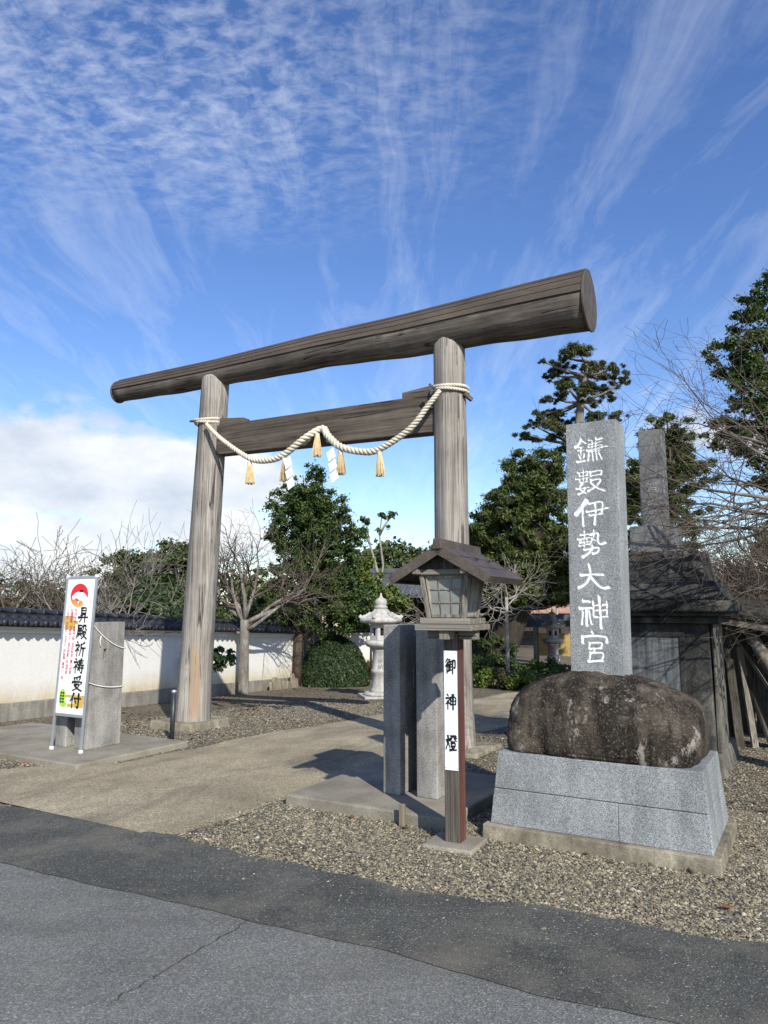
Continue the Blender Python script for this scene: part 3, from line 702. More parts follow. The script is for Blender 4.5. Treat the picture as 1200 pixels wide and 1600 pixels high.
# ------------------------------------------------------------------ concrete kerb slabs and piers
def block(name, label, cat, u0, u1, v0, v1, z0, z1, m, group=None, bevel=.015):
    cu, cv = (u0 + u1) / 2, (v0 + v1) / 2; x, y = xy(cu, cv)
    g = MB(); g.box(u0 - cu, u1 - cu, v0 - cv, v1 - cv, z0, z1); o = g.build(name, m, bevel=bevel)
    o.location = (x, y, 0); o.rotation_euler = (0, 0, A30); return tag(o, label, cat, group)
block('pier_slab', 'low concrete slab carrying the two piers beside the wooden lantern', 'slab', -3.97, -2.45, 5.20, 6.75, -.08, .09, 'slab')
block('pier_slab', 'low concrete slab carrying the two piers behind the white notice board', 'slab', -9.6, -6.62, 5.18, 6.75, -.08, .06, 'slab')
def pier(label, u0, u1, v0, v1, z0, z1, group, slot=None):
    cu, cv = (u0 + u1) / 2, (v0 + v1) / 2; x, y = xy(cu, cv)
    r = thing('concrete_pier', label, 'pier', (x, y, z0), A30, group)
    a, b = (u1 - u0) / 2, (v1 - v0) / 2; h_ = z1 - z0; g = MB()
    if slot:
        s0, s1, t0, t1 = slot; dp = .05
        V = [(-a, -b, 0), (a, -b, 0), (a, b, 0), (-a, b, 0), (-a, -b, h_), (a, -b, h_), (a, b, h_), (-a, b, h_),
             (a, s0, t0), (a, s1, t0), (a, s1, t1), (a, s0, t1), (a - dp, s0, t0), (a - dp, s1, t0), (a - dp, s1, t1), (a - dp, s0, t1)]
        F = [(3, 2, 1, 0), (4, 5, 6, 7), (0, 1, 5, 4), (2, 3, 7, 6), (3, 0, 4, 7), (1, 2, 9, 8), (2, 6, 10, 9), (6, 5, 11, 10), (5, 1, 8, 11),
             (8, 9, 13, 12), (9, 10, 14, 13), (10, 11, 15, 14), (11, 8, 12, 15), (12, 13, 14, 15)]
        g.add(V, F)
    else: g.box(-a, a, -b, b, 0, h_)
    o = g.build('shaft', 'concrete', r, bevel=.010)
    if slot:
        g = MB(); g.box(a - dp + .001, a - dp + .004, s0 + .001, s1 - .001, t0 + .001, t1 - .001); g.build('slot', 'hollow_shade', r)  # dark sheet at the pocket's back paints its inner shade
    return r
GP = 'concrete gate piers'
pier('grey concrete pier with a latch slot, standing farther from the wooden lantern', -3.26, -3.095, 5.63, 6.10, .09, 1.505, GP, (-.02, .02, .88, 1.04))
pier('grey concrete pier directly behind the wooden lantern post', -2.955, -2.76, 5.66, 6.13, .09, 1.505, GP)
pier('grey concrete pier hidden behind the white notice board, only its foot showing', -7.73, -7.545, 5.735, 6.20, .06, 1.47, GP)
pier('wide grey concrete pier with latch slot and white cord beside the notice board', -7.40, -7.175, 5.735, 6.20, .06, 1.485, GP, (-.06, -.015, 1.00, 1.115))
o = block('wooden_stake', 'small pale wooden stake standing against the slab edge', 'stake', -2.835, -2.79, 5.135, 5.165, -.05, .165, 'fence_wood', bevel=.004)

# short black pipe beside the gate post
x, y = -2.72, 9.72
r = thing('black_pipe_post', 'short black pipe post with pale cap beside the gate post', 'post', (x, y, zg(y)))
g = MB(); g.tube([(0, 0, -.1), (.01, 0, .60)], .030, 14); g.build('pipe', 'black_pipe', r, True)
g = MB(); g.lathe([(.033, .59), (.035, .615), (.028, .628), (.01, .632)], 14, .01); g.build('cap', 'aluminium', r, True)

# ------------------------------------------------------------------ notice board
sx, sy = -3.567, 8.526
NB = thing('notice_board', 'tall white notice board with red sun and black writing on aluminium legs', 'notice board', (sx, sy, .06), rot=(R(-3.0), 0, R(-29)))
NB.scale = (1, 1, .918)
bw = .245
for s in (-1, 1):
    g = MB(); g.box(s * bw - .014, s * bw + .014, -.012, .012, .02, 2.13); g.build('leg', 'aluminium', NB, bevel=.003)
    g = MB(); g.box(s * bw - .018, s * bw + .018, -.016, .016, -.005, .035); g.build('foot_cap', 'white_plastic', NB, bevel=.003)
for z0, z1 in ((.405, .44), (2.10, 2.135)):
    g = MB(); g.box(-bw + .0142, bw - .0142, -.011, .011, z0, z1); g.build('rail', 'aluminium', NB, bevel=.003)
for s in (-1, 1):
    g = MB(); g.box(s * bw - .018, s * bw + .018, -.0155, .0155, 2.12, 2.15); g.build('corner_cap', 'white_plastic', NB, bevel=.003)
B0, B1, H0 = -.228, .228, 2.10
pn = MB(); pn.box(B0, B1, -.006, .004, .441, 2.099); PN = pn.build('panel', 'board_white', NB)
def bz(t): return H0 - t * 1.66
def bx_(s): return B0 + s * .456
def flat(name, poly, m, y_):
    g = MB(); g.add([(p[0], y_, p[1]) for p in poly], [tuple(range(len(poly)))]); return g.build(name, m, PN)
# print: sun disc, gold bands, crane, turtle, lettering
scx, scz, sr = bx_(.46), bz(.125), .150
flat('printed_sun', [(scx + sr * math.cos(a), scz + sr * math.sin(a)) for a in np.linspace(0, 2 * math.pi, 49)[:-1]], 'print_sun', -.0066)
for (s0, s1, t0, t1) in ((0.0, .52, .318, .345), (0.0, .34, .280, .3178), (.02, .42, .3452, .385), (.30, 1.0, .862, .883), (.62, 1.0, .8832, .925), (.40, .98, .9252, .952)):
    flat('printed_gold_band', [(bx_(s0), bz(t0)), (bx_(s0), bz(t1)), (bx_(s1), bz(t1)), (bx_(s1), bz(t0))], 'print_gold', -.0064)
wing = [(-.115, -.045), (-.12, -.01), (-.07, .03), (-.02, .048), (.04, .045), (.10, .02), (.145, -.03), (.158, -.10), (.135, -.085), (.12, -.12), (.10, -.09), (.085, -.125), (.065, -.075), (.03, -.06), (0.01, -.105), (-.02, -.095), (-.01, -.05), (-.05, -.03), (-.085, -.055)]
flat('printed_bird', [(scx + p[0] * 1.0, scz + p[1]) for p in wing], 'paper', -.0072)
g = MB(); g.add([(scx + a_, -.0078, scz + b_) for a_, b_ in ((-.005, .042), (.06, .040), (.065, .062), (.03, .072), (.0, .062))], [(0, 1, 2, 3, 4)])
g.build('printed_bird_tail', 'ink', PN); g = MB()
glyph(g, '30 60 50 62 62 80 60 98', scx, scz - .045, .16, .14, -.0078, .013)
g.build('printed_bird_neck', 'ink', PN)
tx, tz = bx_(.20), bz(.885)
flat('printed_leaf', [(tx + .02 + .06 * math.cos(a), tz - .075 + .042 * math.sin(a)) for a in np.linspace(math.pi, 2 * math.pi, 14)] + [(tx + .03, tz - .03)], 'print_green', -.0066)
flat('printed_turtle_body', [(tx - .005 + .052 * math.cos(a), tz + .105 * math.sin(a)) for a in np.linspace(0, 2 * math.pi, 25)[:-1]], 'print_green', -.0069)
g = MB()
for i_ in range(4):
    for j_ in range(2): 
        a_, b_ = -.019 + .038 * j_, -.054 + .036 * i_
        g.add([(tx - .005 + a_ + .016 * c_, -.0076, tz + b_ + .015 * d_) for c_, d_ in ((-1, -.6), (0, -1), (1, -.6), (1, .6), (0, 1), (-1, .6))], [(0, 1, 2, 3, 4, 5)])
g.build('printed_turtle_shell', 'print_dark_green', PN)
for ch, t in zip('昇殿祈祷受付', (.272, .398, .525, .650, .775, .902)):
    g = MB(); glyph(g, GLY[ch], bx_(.69), bz(t), .185, .185, -.0085, .024)
    tag(g.build('printed_character', 'ink', PN), 'black brush character ' + ch)
fc = bpy.data.curves.new('f', 'FONT'); fo = bpy.data.objects.new('f', fc); col.objects.link(fo)
fc.size = .046; fc.align_x = 'CENTER'; fc.offset = .0006
def column(txts, s):
    t = .238
    for wd in txts:
        g = MB()
        for ch in wd:
            fc.body = ch; dg = bpy.context.evaluated_depsgraph_get(); me = fo.evaluated_get(dg).to_mesh()
            g.add([(bx_(s) + v.co.x, -.0082, bz(t) + v.co.y - .018) for v in me.vertices], [tuple(p.vertices) for p in me.polygons]); t += .0268
        g.build('printed_phrase', 'ink_red', PN); t += .020
column(('家内安全', '商売繁盛', '交通安全', '健康祈願'), .40)
column(('社運隆昌', '病気平癒', '合格祈願', '安産祈願'), .255)
column(('八方除', '方位除', '七五三', '初宮詣', '車祓い', '他'), .11)
bpy.data.objects.remove(fo)

# cords tying it to the pier
g = MB(); ux = lambda u, v, z: (*xy(u, v), z)
def sag(a, b, d_, n_=14): return [tuple(a[i] + (b[i] - a[i]) * t + (-d_ * 4 * t * (1 - t) if i == 2 else 0) for i in range(3)) for t in np.linspace(0, 1, n_)]
P0 = ux(-7.16, 5.715, 1.46); P1 = ux(-7.163, 6.205, 1.17); P3 = ux(-7.163, 6.205, .73)
CO = thing('white_cord', 'thin white cord tying the notice board to the wide pier', 'cord', P0)
def rel(ps): return [tuple(p[i] - P0[i] for i in range(3)) for p in ps]
g = MB(); g.tube(rel([ux(-7.13, 5.66, 1.50)] + sag(ux(-7.163, 5.73, 1.46), P1, .05)), .0065, 6); g.build('upper_line', 'cord', CO, True)
g = MB(); g.tube(rel([ux(-7.13, 5.645, .83)] + sag(ux(-7.163, 5.73, .80), P3, .025)), .0065, 6); g.build('lower_line', 'cord', CO, True)
q = ux(-7.16, 5.85, 1.33); g = MB(); g.tube(rel([q, (q[0] - .01, q[1] - .01, q[2] - .06), (q[0], q[1] - .01, q[2] - .12)]), .006, 5); g.build('loose_end', 'cord', CO, True)

# ------------------------------------------------------------------ wooden lantern on post
LN = thing('post_lantern', 'wooden gabled lantern on a post with a white lettered plate', 'lantern', (.505, 5.44, 0), R(-26))
g = MB(); g.box(-.20, .20, -.20, .18, -.04, .028, None, .02, .02); g.build('base_slab', 'slab', LN, bevel=.01)
g = MB(); g.box(-.058, .0545, -.058, .058, .02, 1.47); g.build('post', 'lantern_post_wood', LN, bevel=.004)
g = MB(); g.box(.055, .0585, -.057, .057, .03, 1.42); g.build('red_side', 'red_wood', LN)
g = MB(); g.box(-.050, .049, -.064, -.0585, .515, 1.345); PL = g.build('name_plate', 'plate_white', LN)
for ch, z in zip('御神燈', (1.235, .985, .705)):
    g = MB(); glyph(g, GLY[ch], -.001, z, .084, .108, -.0646, .0135); tag(g.build('character', 'ink', PL), 'black brush character ' + ch)
for zz_ in (1.33, .53):
    for xx_ in (-.043, .042):
        g = MB(); g.lathe([(.003, 0), (.0022, .002)], 8); o = g.build('nail', 'ink', PL); o.location = (xx_, -.0642, zz_); o.rotation_euler = (R(90), 0, 0)
g = MB(); g.box(-.19, .19, -.035, .035, 1.425, 1.49); g.build('bracket', 'lantern_wood_h', LN, bevel=.004)
g = MB(); g.box(-.035, .035, -.19, .19, 1.4285, 1.4885); g.build('bracket', 'lantern_wood', LN, bevel=.004)
g = MB(); g.box(-.215, .215, -.215, .215, 1.491, 1.533); g.build('shelf', 'lantern_wood_h', LN, bevel=.005)
for s in (-1, 1):
    g = MB(); g.box(-.19, .19, s * .155 - .022, s * .155 + .022, 1.534, 1.578); g.build('sill_rail', 'lantern_wood_h', LN, bevel=.004)
    g = MB(); g.box(s * .155 - .02, s * .155 + .02, -.132, .132, 1.534, 1.574); g.build('sill_rail', 'lantern_wood', LN, bevel=.004)
zb_, zt_, hb, ht = 1.578, 1.885, .132, .172
for i_ in (-1, 1):
    for j_ in (-1, 1):
        g = MB(); q = .017
        g.hexa([(i_ * hb + a * q, j_ * hb + b * q, zb_) for a, b in ((-1, -1), (1, -1), (1, 1), (-1, 1))], [(i_ * ht + a * q, j_ * ht + b * q, zt_) for a, b in ((-1, -1), (1, -1), (1, 1), (-1, 1))])
        g.build('corner_post', 'lantern_wood', LN, bevel=.003)
for side in range(4):
    M = Matrix.Rotation(side * math.pi / 2, 4, 'Z')
    f = MB(); f.add([(-hb + .016, -hb + .006, zb_), (hb - .016, -hb + .006, zb_), (ht - .016, -ht + .006, zt_), (-ht + .016, -ht + .006, zt_)], [(0, 1, 2, 3)], M)
    f.add([(-hb + .016, -hb + .014, zb_), (hb - .016, -hb + .014, zb_), (ht - .016, -ht + .014, zt_), (-ht + .016, -ht + .014, zt_)], [(3, 2, 1, 0)], M)
    pane = f.build('window', 'pane', LN)
    def pt(s, t, y_=0.0):
        h_ = hb + (ht - hb) * t; return M @ Vector(((h_ - .018) * s, -h_ + .004 + y_, zb_ + (zt_ - zb_) * t))
    g = MB()
    for a, b in (((-.93, .03), (-.93, .97)), ((.93, .03), (.93, .97)), ((-.93, .05), (.93, .05)), ((-.93, .95), (.93, .95))):
        g.bar(pt(*a), pt(*b), .012 if side % 2 else .020, .020 if side % 2 == 0 else .012)
    g.build('window_frame', 'lantern_wood', pane)
    for a, b in (((-.33, .05), (-.33, .95)), ((.33, .05), (.33, .95)), ((-.93, .36), (.93, .36)), ((-.93, .67), (.93, .67))):
        g = MB(); g.bar(pt(*a), pt(*b), .009, .009); g.build('glazing_bar', 'lantern_wood', pane)
g = MB(); g.box(-.205, .205, -.205, -.155, 1.886, 1.925); g.build('top_beam', 'lantern_wood_h', LN, bevel=.004)
g = MB(); g.box(-.205, .205, .155, .205, 1.886, 1.925); g.build('top_beam', 'lantern_wood_h', LN, bevel=.004)
for s in (-1, 1):
    g = MB(); g.box(s * .18 - .022, s * .18 + .022, -.28, .42, 1.889, 1.929); g.build('plate_beam', 'lantern_wood', LN, bevel=.004)
for yy in (-.185, .20):       # gable boards
    g = MB(); V = []
    for d_ in (-.012, .012): V += [(-.20, yy + d_, 1.926), (.20, yy + d_, 1.926), (.02, yy + d_, 2.06), (-.02, yy + d_, 2.06)]
    g.add(V, [(0, 1, 2, 3), (7, 6, 5, 4), (0, 4, 5, 1), (1, 5, 6, 2), (2, 6, 7, 3), (3, 7, 4, 0)]); g.build('gable_board', 'shed_wood', LN)
RY0, RY1, RW, RZ0, RZ1 = -.28, .54, .362, 1.866, 2.075
for s in (-1, 1):
    nrm = Vector((s * (RZ1 - RZ0), 0, RW)).normalized()
    def rp(t, y_, up): 
        p = Vector((s * RW * t, y_, RZ1 + (RZ0 - RZ1) * t)); return p + nrm * up
    g = MB()
    def slab(g, t0, t1, y0, y1, u0, u1):
        bt = [rp(t0, y0, u0), rp(t1, y0, u0), rp(t1, y1, u0), rp(t0, y1, u0)]; tp = [rp(t0, y0, u1), rp(t1, y0, u1), rp(t1, y1, u1), rp(t0, y1, u1)]
        if s < 0: bt.reverse(); tp.reverse()
        g.hexa(bt, tp)
    slab(g, 0, 1.0, RY0, RY1, -.018, .004); g.build('roof_deck', 'shed_wood', LN)
    for q in range(3):
        g = MB(); t0, t1 = q / 3, (q + 1) / 3 + .03 if q < 2 else 1.02
        slab(g, t0, t1, RY0 - .012, RY1 + .012, .0045 + .004 * (2 - q), .012 + .004 * (2 - q)); g.build('roof_sheet', 'lantern_copper', LN)
    for yv in (RY0 - .014, RY1 + .002):
        g = MB(); slab(g, 0, 1.03, yv, yv + .012, -.045, .022); g.build('barge_board', 'lantern_copper', LN)
    g = MB(); slab(g, 1.02, 1.045, RY0 - .013, RY1 + .013, -.035, .012); g.build('eave_fascia', 'lantern_copper', LN)
    for yv in (-.02, .27):
        g = MB(); slab(g, .42, .47, yv, yv + .07, .016, .040); g.build('snow_stop', 'lantern_copper', LN)
g = MB(); g.box(-.035, .035, RY0 - .03, RY1 + .03, RZ1 - .012, RZ1 + .062, None, .008, 0); g.build('ridge_cap', 'lantern_copper', LN, bevel=.004)

# ------------------------------------------------------------------ inscribed stone monument
mu, mv = -1.385, 5.19
MO = thing('stone_monument', 'pale granite pillar with white carved characters on a boulder and stepped granite plinth', 'monument', (*xy(mu, mv), 0), A30)
g = MB(); g.box(-.795, .80, 0, 1.06, -.06, .10, None, .006, .006); g.build('footing', 'footing', MO, bevel=.008)
def course(z0, z1, a0, a1, f0, f1, nsplit):
    """battered course of one or two stones"""
    ed = [-1, nsplit, 1] if nsplit is not None else [-1, 1]
    for q in range(len(ed) - 1):
        s0, s1 = ed[q], ed[q + 1]; gp = .0006
        g = MB(); b0, b1 = 1.06 - f0, 1.06 - f1
        g.hexa([(a0 * s0 + gp, f0, z0), (a0 * s1 - gp, f0, z0), (a0 * s1 - gp, b0, z0), (a0 * s0 + gp, b0, z0)],
               [(a1 * s0 + gp, f1, z1), (a1 * s1 - gp, f1, z1), (a1 * s1 - gp, b1, z1), (a1 * s0 + gp, b1, z1)])
        g.build('granite_block', 'granite', MO, bevel=.006)
course(.1005, .340, .748, .728, .055, .085, .22); course(.344, .597, .726, .706, .087, .115, None)
# boulder
def boulder():
    import bmesh
    bm = bmesh.new(); bmesh.ops.create_icosphere(bm, subdivisions=6, radius=1)
    from mathutils import noise as nz
    for v in bm.verts:
        p = v.co.normalized(); sm = min(1, max(0, (0.15 - p.z) / 0.75)); sm = sm * sm * (3 - 2 * sm); e = 2.0 / (2.6 + 3.6 * sm)
        q = Vector([math.copysign(abs(c) ** e, c) for c in p])
        hx = .70; hy = .44; hz = .315
        q = Vector((q.x * hx, q.y * hy, q.z * hz))
        if q.z > 0:
            q.z *= .84 + .16 * (1 - (q.x / .7) ** 2) ; q.x *= 1 - .13 * (q.z / .30) ** 2; q.y *= 1 - .18 * (q.z / .30) ** 2
        else: q.x *= 1 - .03 * (q.z / .30) ** 2
        n1 = nz.fractal(q * 2.1 + Vector((3, 1, 5)), 0.9, 2.0, 5); n2 = nz.fractal(q * 9 + Vector((1, 7, 2)), 0.8, 2.1, 5)
        n3 = nz.ridged_multi_fractal(q * 4.5 + Vector((2, 9, 4)), 0.9, 2.1, 5, 1.0, 2.0)
        q += p * (0.030 * n1 + 0.014 * n2 - 0.004 * n3)
        v.co = q + Vector((-.015, .54, .862))
    me = bpy.data.meshes.new('boulder'); bm.to_mesh(me); bm.free(); me.materials.append(MATS['boulder']); return me
link('boulder', boulder(), MO, True)
# pillar: u -1.60 .. -1.21 at v 5.60 -> local x -.215 .. .175
PX0, PX1, PF, PB, PZ0, PZ1 = -.222, .168, .41, .69, 1.05, 3.075
PXT0, PXT1 = -.200, .183
g = MB(); g.hexa([(PX0, PF + .0125, PZ0), (PX1 - .0002, PF + .0125, PZ0), (PX1 - .0002, PB, PZ0), (PX0, PB, PZ0)], [(PXT0, PF + .0125, PZ1), (PXT1 - .0002, PF + .0125, PZ1), (PXT1 - .0002, PB, PZ1), (PXT0, PB, PZ1)])
PIL = g.build('inscribed_pillar', 'granite', MO)
# carved front: brush strokes of the seven characters, top to bottom
CARVE = [
 (880, 670, 'w1.3 250 140 215 200 170 240;250 150 275 172 305 195;w.8 212 246 272 240;w.8 205 290 287 284;w.8 243 245 243 430;w.8 216 350 230 395;w.8 290 345 278 392;w1.2 198 442 300 430;'
            'w.8 345 165 380 163 396 200;w1.1 445 148 452 166 522 150;w.7 345 226 515 196;w.7 340 258 510 240 515 282;w.9 325 300 460 285 530 268 592 266;w.7 345 322 500 312;w.7 392 200 386 326;w.7 440 196 436 322;'
            'w1 352 350 340 436;w.9 398 346 406 442;w.9 446 346 456 432;w.9 480 346 500 390 517 430'),
 (880, 670, 'w.8 200 588 342 580;w.8 214 590 226 640;w.8 332 584 326 636;w.7 225 637 326 630;w.7 275 560 275 730;w.8 174 676 346 660;w.8 224 690 236 726;w.8 322 682 316 716;w.8 235 722 330 712;'
            'w1 266 738 226 802 306 866;w1 184 807 348 790;w1 302 792 270 850 210 880;w1 366 590 371 650;w1 366 590 512 580 506 636;w.8 376 642 506 635;w1 374 702 502 695 452 780 340 846;w1.2 380 735 450 802 552 850'),
 (880, 670, 'w2.0 322 968 250 1060 182 1142;w1.2 268 1080 270 1180 278 1300;w1.1 350 1012 522 1000 516 1152;w1.1 322 1117 470 1100 602 1078;w1.1 358 1168 520 1152;w1.2 428 1012 440 1100 425 1290'),
 (880, 670, 'w1 240 1422 346 1410;w.9 290 1375 290 1462;w1 204 1478 356 1456;w.8 246 1490 236 1515;w.8 320 1486 336 1510;w.9 226 1523 350 1507;w.9 285 1500 285 1572;w1 220 1563 342 1540;'
            'w.9 416 1370 410 1450 358 1552;w1.2 370 1422 470 1402 466 1500 502 1550 572 1530;w.8 385 1470 432 1502;w1.1 290 1617 470 1592 466 1650 402 1672;w1.3 402 1574 360 1652 268 1712'),
 (890, 860, 'w1.4 160 347 300 337 450 342;w1.3 268 215 286 330 232 450 130 512;w1.5 300 380 390 480 460 518 526 508'),
 (890, 860, 'w1.5 190 682 272 687;w1.5 145 777 290 771;w1.4 236 775 235 900 240 992;w1.1 186 820 181 900 170 982;w1.1 270 810 280 900 302 976;w1.1 320 690 325 800 332 882 382 886;w1 330 741 386 736;w1 330 806 386 801;w1.4 400 630 415 800 426 1025;w1 445 737 502 722;w1 445 801 502 796;w1 445 884 505 880;w1 500 700 504 884'),
 (890, 860, 'w1.2 310 1085 332 1130;w1.5 182 1146 182 1216;w1.3 180 1142 330 1126 490 1142 500 1206;w1.1 276 1217 270 1290;w1.1 276 1217 432 1216 421 1282;w1.1 272 1291 421 1282;w1 346 1286 322 1340;w1.1 286 1342 272 1450;w1.1 286 1342 452 1346 432 1440;w1.3 260 1452 442 1437'),
]
segs = []; WF = .39
for ox, oy, txt in CARVE:
    for wgt, pts in parse(txt):
        Q = []
        for p in smooth(pts, 5):
            ix, iy = ox + p[0] / 8.42, oy + p[1] / 8.42; tt = (iy - 661) / (1053 - 661)
            l_, r_ = 884 + 8 * tt, 962 + 13 * tt
            Q.append(((ix - l_) / (r_ - l_) * WF, (1 - (iy - 661) / 392.0)))
        n_ = len(Q)
        for i in range(n_ - 1):
            t = (i + .5) / n_; hw = .0100 * wgt * (1.12 - .25 * math.sin(t * math.pi))
            segs.append((*Q[i], *Q[i + 1], hw))
nxg, nzg = 118, 470; ZB, ZT = 1.16, PZ1
GX, GZ = np.meshgrid(np.linspace(0, 1, nxg), np.linspace(0, 1, nzg))
fx = GX * WF; fz = (ZB + GZ * (ZT - ZB)); dep = np.full(GX.shape, -1.0)
for (ax_, az_, bx2, bz2, hw) in segs:
    a = np.array([ax_, ZB + az_ * (ZT - ZB)]); b = np.array([bx2, ZB + bz2 * (ZT - ZB)])
    z0, z1 = min(a[1], b[1]) - .03, max(a[1], b[1]) + .03
    r0, r1 = np.searchsorted(fz[:, 0], [z0, z1]); r1 = min(r1 + 1, nzg)
    dx, dz = b - a; l2 = dx * dx + dz * dz + 1e-12
    px2, pz2 = fx[r0:r1] - a[0], fz[r0:r1] - a[1]; t = np.clip((px2 * dx + pz2 * dz) / l2, 0, 1)
    D = np.hypot(px2 - t * dx, pz2 - t * dz); dep[r0:r1] = np.maximum(dep[r0:r1], hw - D)
depth = np.clip(dep * 2.0, 0, .012); paint = np.clip((dep + .0012) / .0024, 0, 1)
depth[0, :] = depth[-1, :] = 0; depth[:, 0] = depth[:, -1] = 0
tt = (fz - PZ0) / (PZ1 - PZ0)
Xg = (PX0 + (PXT0 - PX0) * tt) + GX * ((PX1 + (PXT1 - PX1) * tt) - (PX0 + (PXT0 - PX0) * tt))
Vf = np.stack([Xg.ravel(), (PF + depth).ravel(), fz.ravel()], 1)
idx = np.arange(nxg * nzg).reshape(nzg, nxg)
Ff = np.stack([idx[:-1, :-1], idx[:-1, 1:], idx[1:, 1:], idx[1:, :-1]], -1).reshape(-1, 4)
# returns to the shaft behind (top, left and right edges)
extra = []; ev = []; base_ = len(Vf)
bord = list(idx[:, 0][::-1]) ; bord = [int(i) for i in idx[::-1, 0]] [::-1] + [int(i) for i in idx[-1, 1:]] + [int(i) for i in idx[::-1, -1]][1:]
for i in bord: ev.append((Vf[i][0], PF + .0125, Vf[i][2]))
for q in range(len(bord) - 1): extra.append((bord[q], bord[q + 1], base_ + q + 1, base_ + q))
me = gridmesh('carved_face', np.concatenate([Vf, np.array(ev)]), np.concatenate([Ff, np.array(extra)]), 'granite_carved')
at = me.attributes.new('paint', 'FLOAT', 'POINT'); at.data.foreach_set('value', np.concatenate([paint.ravel(), np.zeros(len(ev))]).astype(np.float32))
tag(link('carved_face', me, PIL), 'speckled granite face carved with a column of seven white characters')

# ------------------------------------------------------------------ old monument, shade put into its dark concrete colour
OM = thing('old_monument', 'dark lichen stained concrete monument with grey inscribed pillar on top', 'monument', (*xy(-1.5, 8.85), 0), A30)
g = MB(); g.box(-.70, .70, -.72, .72, -.08, .19, None, .07, .07); g.build('footing', 'old_pilaster', OM, bevel=.02)
g = MB(); g.box(-.60, .57, -.55, .56, .19, 1.49, None, .02, .02); g.build('core', 'old_concrete_shaded', OM, bevel=.01)
for x0, x1, y0, y1 in ((.571, .612, -.45, -.28), (.571, .612, -.20, .02), (.571, .612, .12, .32)):
    g = MB(); g.box(x0, x1, y0, y1, .19, 1.485, None, .012, 0); g.build('side_pilaster', 'old_pilaster', OM, bevel=.008)
g = MB(); g.box(-.22, .27, -.556, -.535, .30, 1.345); g.build('door_panel', 'old_door', OM, bevel=.004)
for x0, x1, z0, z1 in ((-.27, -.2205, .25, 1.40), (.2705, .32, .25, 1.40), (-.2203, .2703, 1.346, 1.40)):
    g = MB(); g.box(x0, x1, -.566, -.53, z0, z1); g.build('door_surround', 'old_concrete_shaded', OM, bevel=.004)
g = MB(); g.box(-.66, .66, -.62, .62, 1.491, 1.565); g.build('cornice', 'old_concrete_shaded', OM, bevel=.012)
g = MB(); g.box(-.75, .75, -.71, .71, 1.566, 1.61); g.build('cornice', 'old_concrete_shaded', OM, bevel=.012)
g = MB(); g.box(-.80, .80, -.76, .76, 1.611, 1.735); g.build('roof_slab', 'old_concrete_shaded', OM, bevel=.02)
g = MB(); g.box(-.74, .74, -.70, .70, 1.736, 1.93, None, .10, .10); g.build('roof_tier', 'old_concrete_shaded', OM, bevel=.02)
g = MB(); g.box(-.56, .56, -.54, .54, 1.931, 2.26, None, .06, .06); g.build('roof_tier', 'old_concrete_shaded', OM, bevel=.02)
g = MB(); g.box(-.25, .25, -.25, .25, 2.261, 2.57, None, .008, .008); g.build('pillar_base', 'dark_granite', OM, bevel=.008)
g = MB(); g.box(-.135, .135, -.13, .13, 2.571, 3.69, None, .006, .006); OP = g.build('pillar', 'dark_granite', OM, bevel=.006)
fc = bpy.data.curves.new('f', 'FONT'); fo = bpy.data.objects.new('f', fc); col.objects.link(fo); fc.size = .125; fc.align_x = 'CENTER'
for ch, z in (('念', 2.66), ('記', 2.82), ('造', 2.97)):
    fc.body = ch; dg = bpy.context.evaluated_depsgraph_get(); me = fo.evaluated_get(dg).to_mesh(); g = MB()
    g.add([(v.co.x, -.1322, z + v.co.y) for v in me.vertices], [tuple(p.vertices) for p in me.polygons]); g.build('faded_character', 'grey_stone', OP)
bpy.data.objects.remove(fo)

# ------------------------------------------------------------------ white wall with tiled coping
wdir = Vector((3.221, 8.569)).normalized(); wang = math.atan2(wdir.y, wdir.x)
W0 = Vector((-5.995, 11.817)) - wdir * 3.2
WL = thing('plaster_wall', 'long white plastered boundary wall with black tiled coping', 'wall', (W0.x, W0.y, -.114 + .140), rot=(0, math.atan(.0442), wang))
LW = 13.35
g = MB(); g.box(0, LW, -.02, .20, .285, 1.37); g.build('plaster_panel', 'plaster', WL)
nb_ = 9
for q in range(nb_):
    g = MB(); g.box(q * LW / nb_ + .004, (q + 1) * LW / nb_ - .004, -.06, .22, -.35, .284); g.build('base_block', 'wall_base', WL, bevel=.01)
g = MB(); g.box(0, LW, -.075, .25, 1.371, 1.43); g.build('eave_moulding', 'eave_white', WL, bevel=.006)
g = MB(); g.box(0, LW, -.135, .31, 1.431, 1.475); g.build('eave_moulding', 'eave_white', WL, bevel=.006)
def tile_mesh():
    g = MB(); nxs = 11; P = []; wd, Ln = .205, .24
    for j, (yy, zz2) in enumerate(((0.0, 0.0), (Ln, .125))):
        for lay in (0, 1):
            for i in range(nxs):
                t = i / (nxs - 1); z = .026 * math.cos(t * 2 * math.pi) * (1 if t > .5 else .8) + (0.014 if lay else 0)
                P.append((t * wd * 1.08, yy, z + zz2))
    n_ = nxs; F = []
    for i in range(n_ - 1):
        F += [(n_ + i, n_ + i + 1, 3 * n_ + i + 1, 3 * n_ + i), (i + 1, i, 2 * n_ + i, 2 * n_ + i + 1), (i, i + 1, n_ + i + 1, n_ + i), (2 * n_ + i + 1, 2 * n_ + i, 3 * n_ + i, 3 * n_ + i + 1)]
    F += [(0, n_, 3 * n_, 2 * n_), (n_ - 1, 3 * n_ - 1, 4 * n_ - 1, 2 * n_ - 1)]
    g.add(P, F); return g.mesh('roof_tile', 'tile')
tmesh = tile_mesh(); nt = int(LW / .205)
ends = MB(); ends.lathe([(.001, -.005), (.046, -.004), (.050, .004), (.046, .035)], 16); emesh = ends.mesh('tile_end', 'tile')
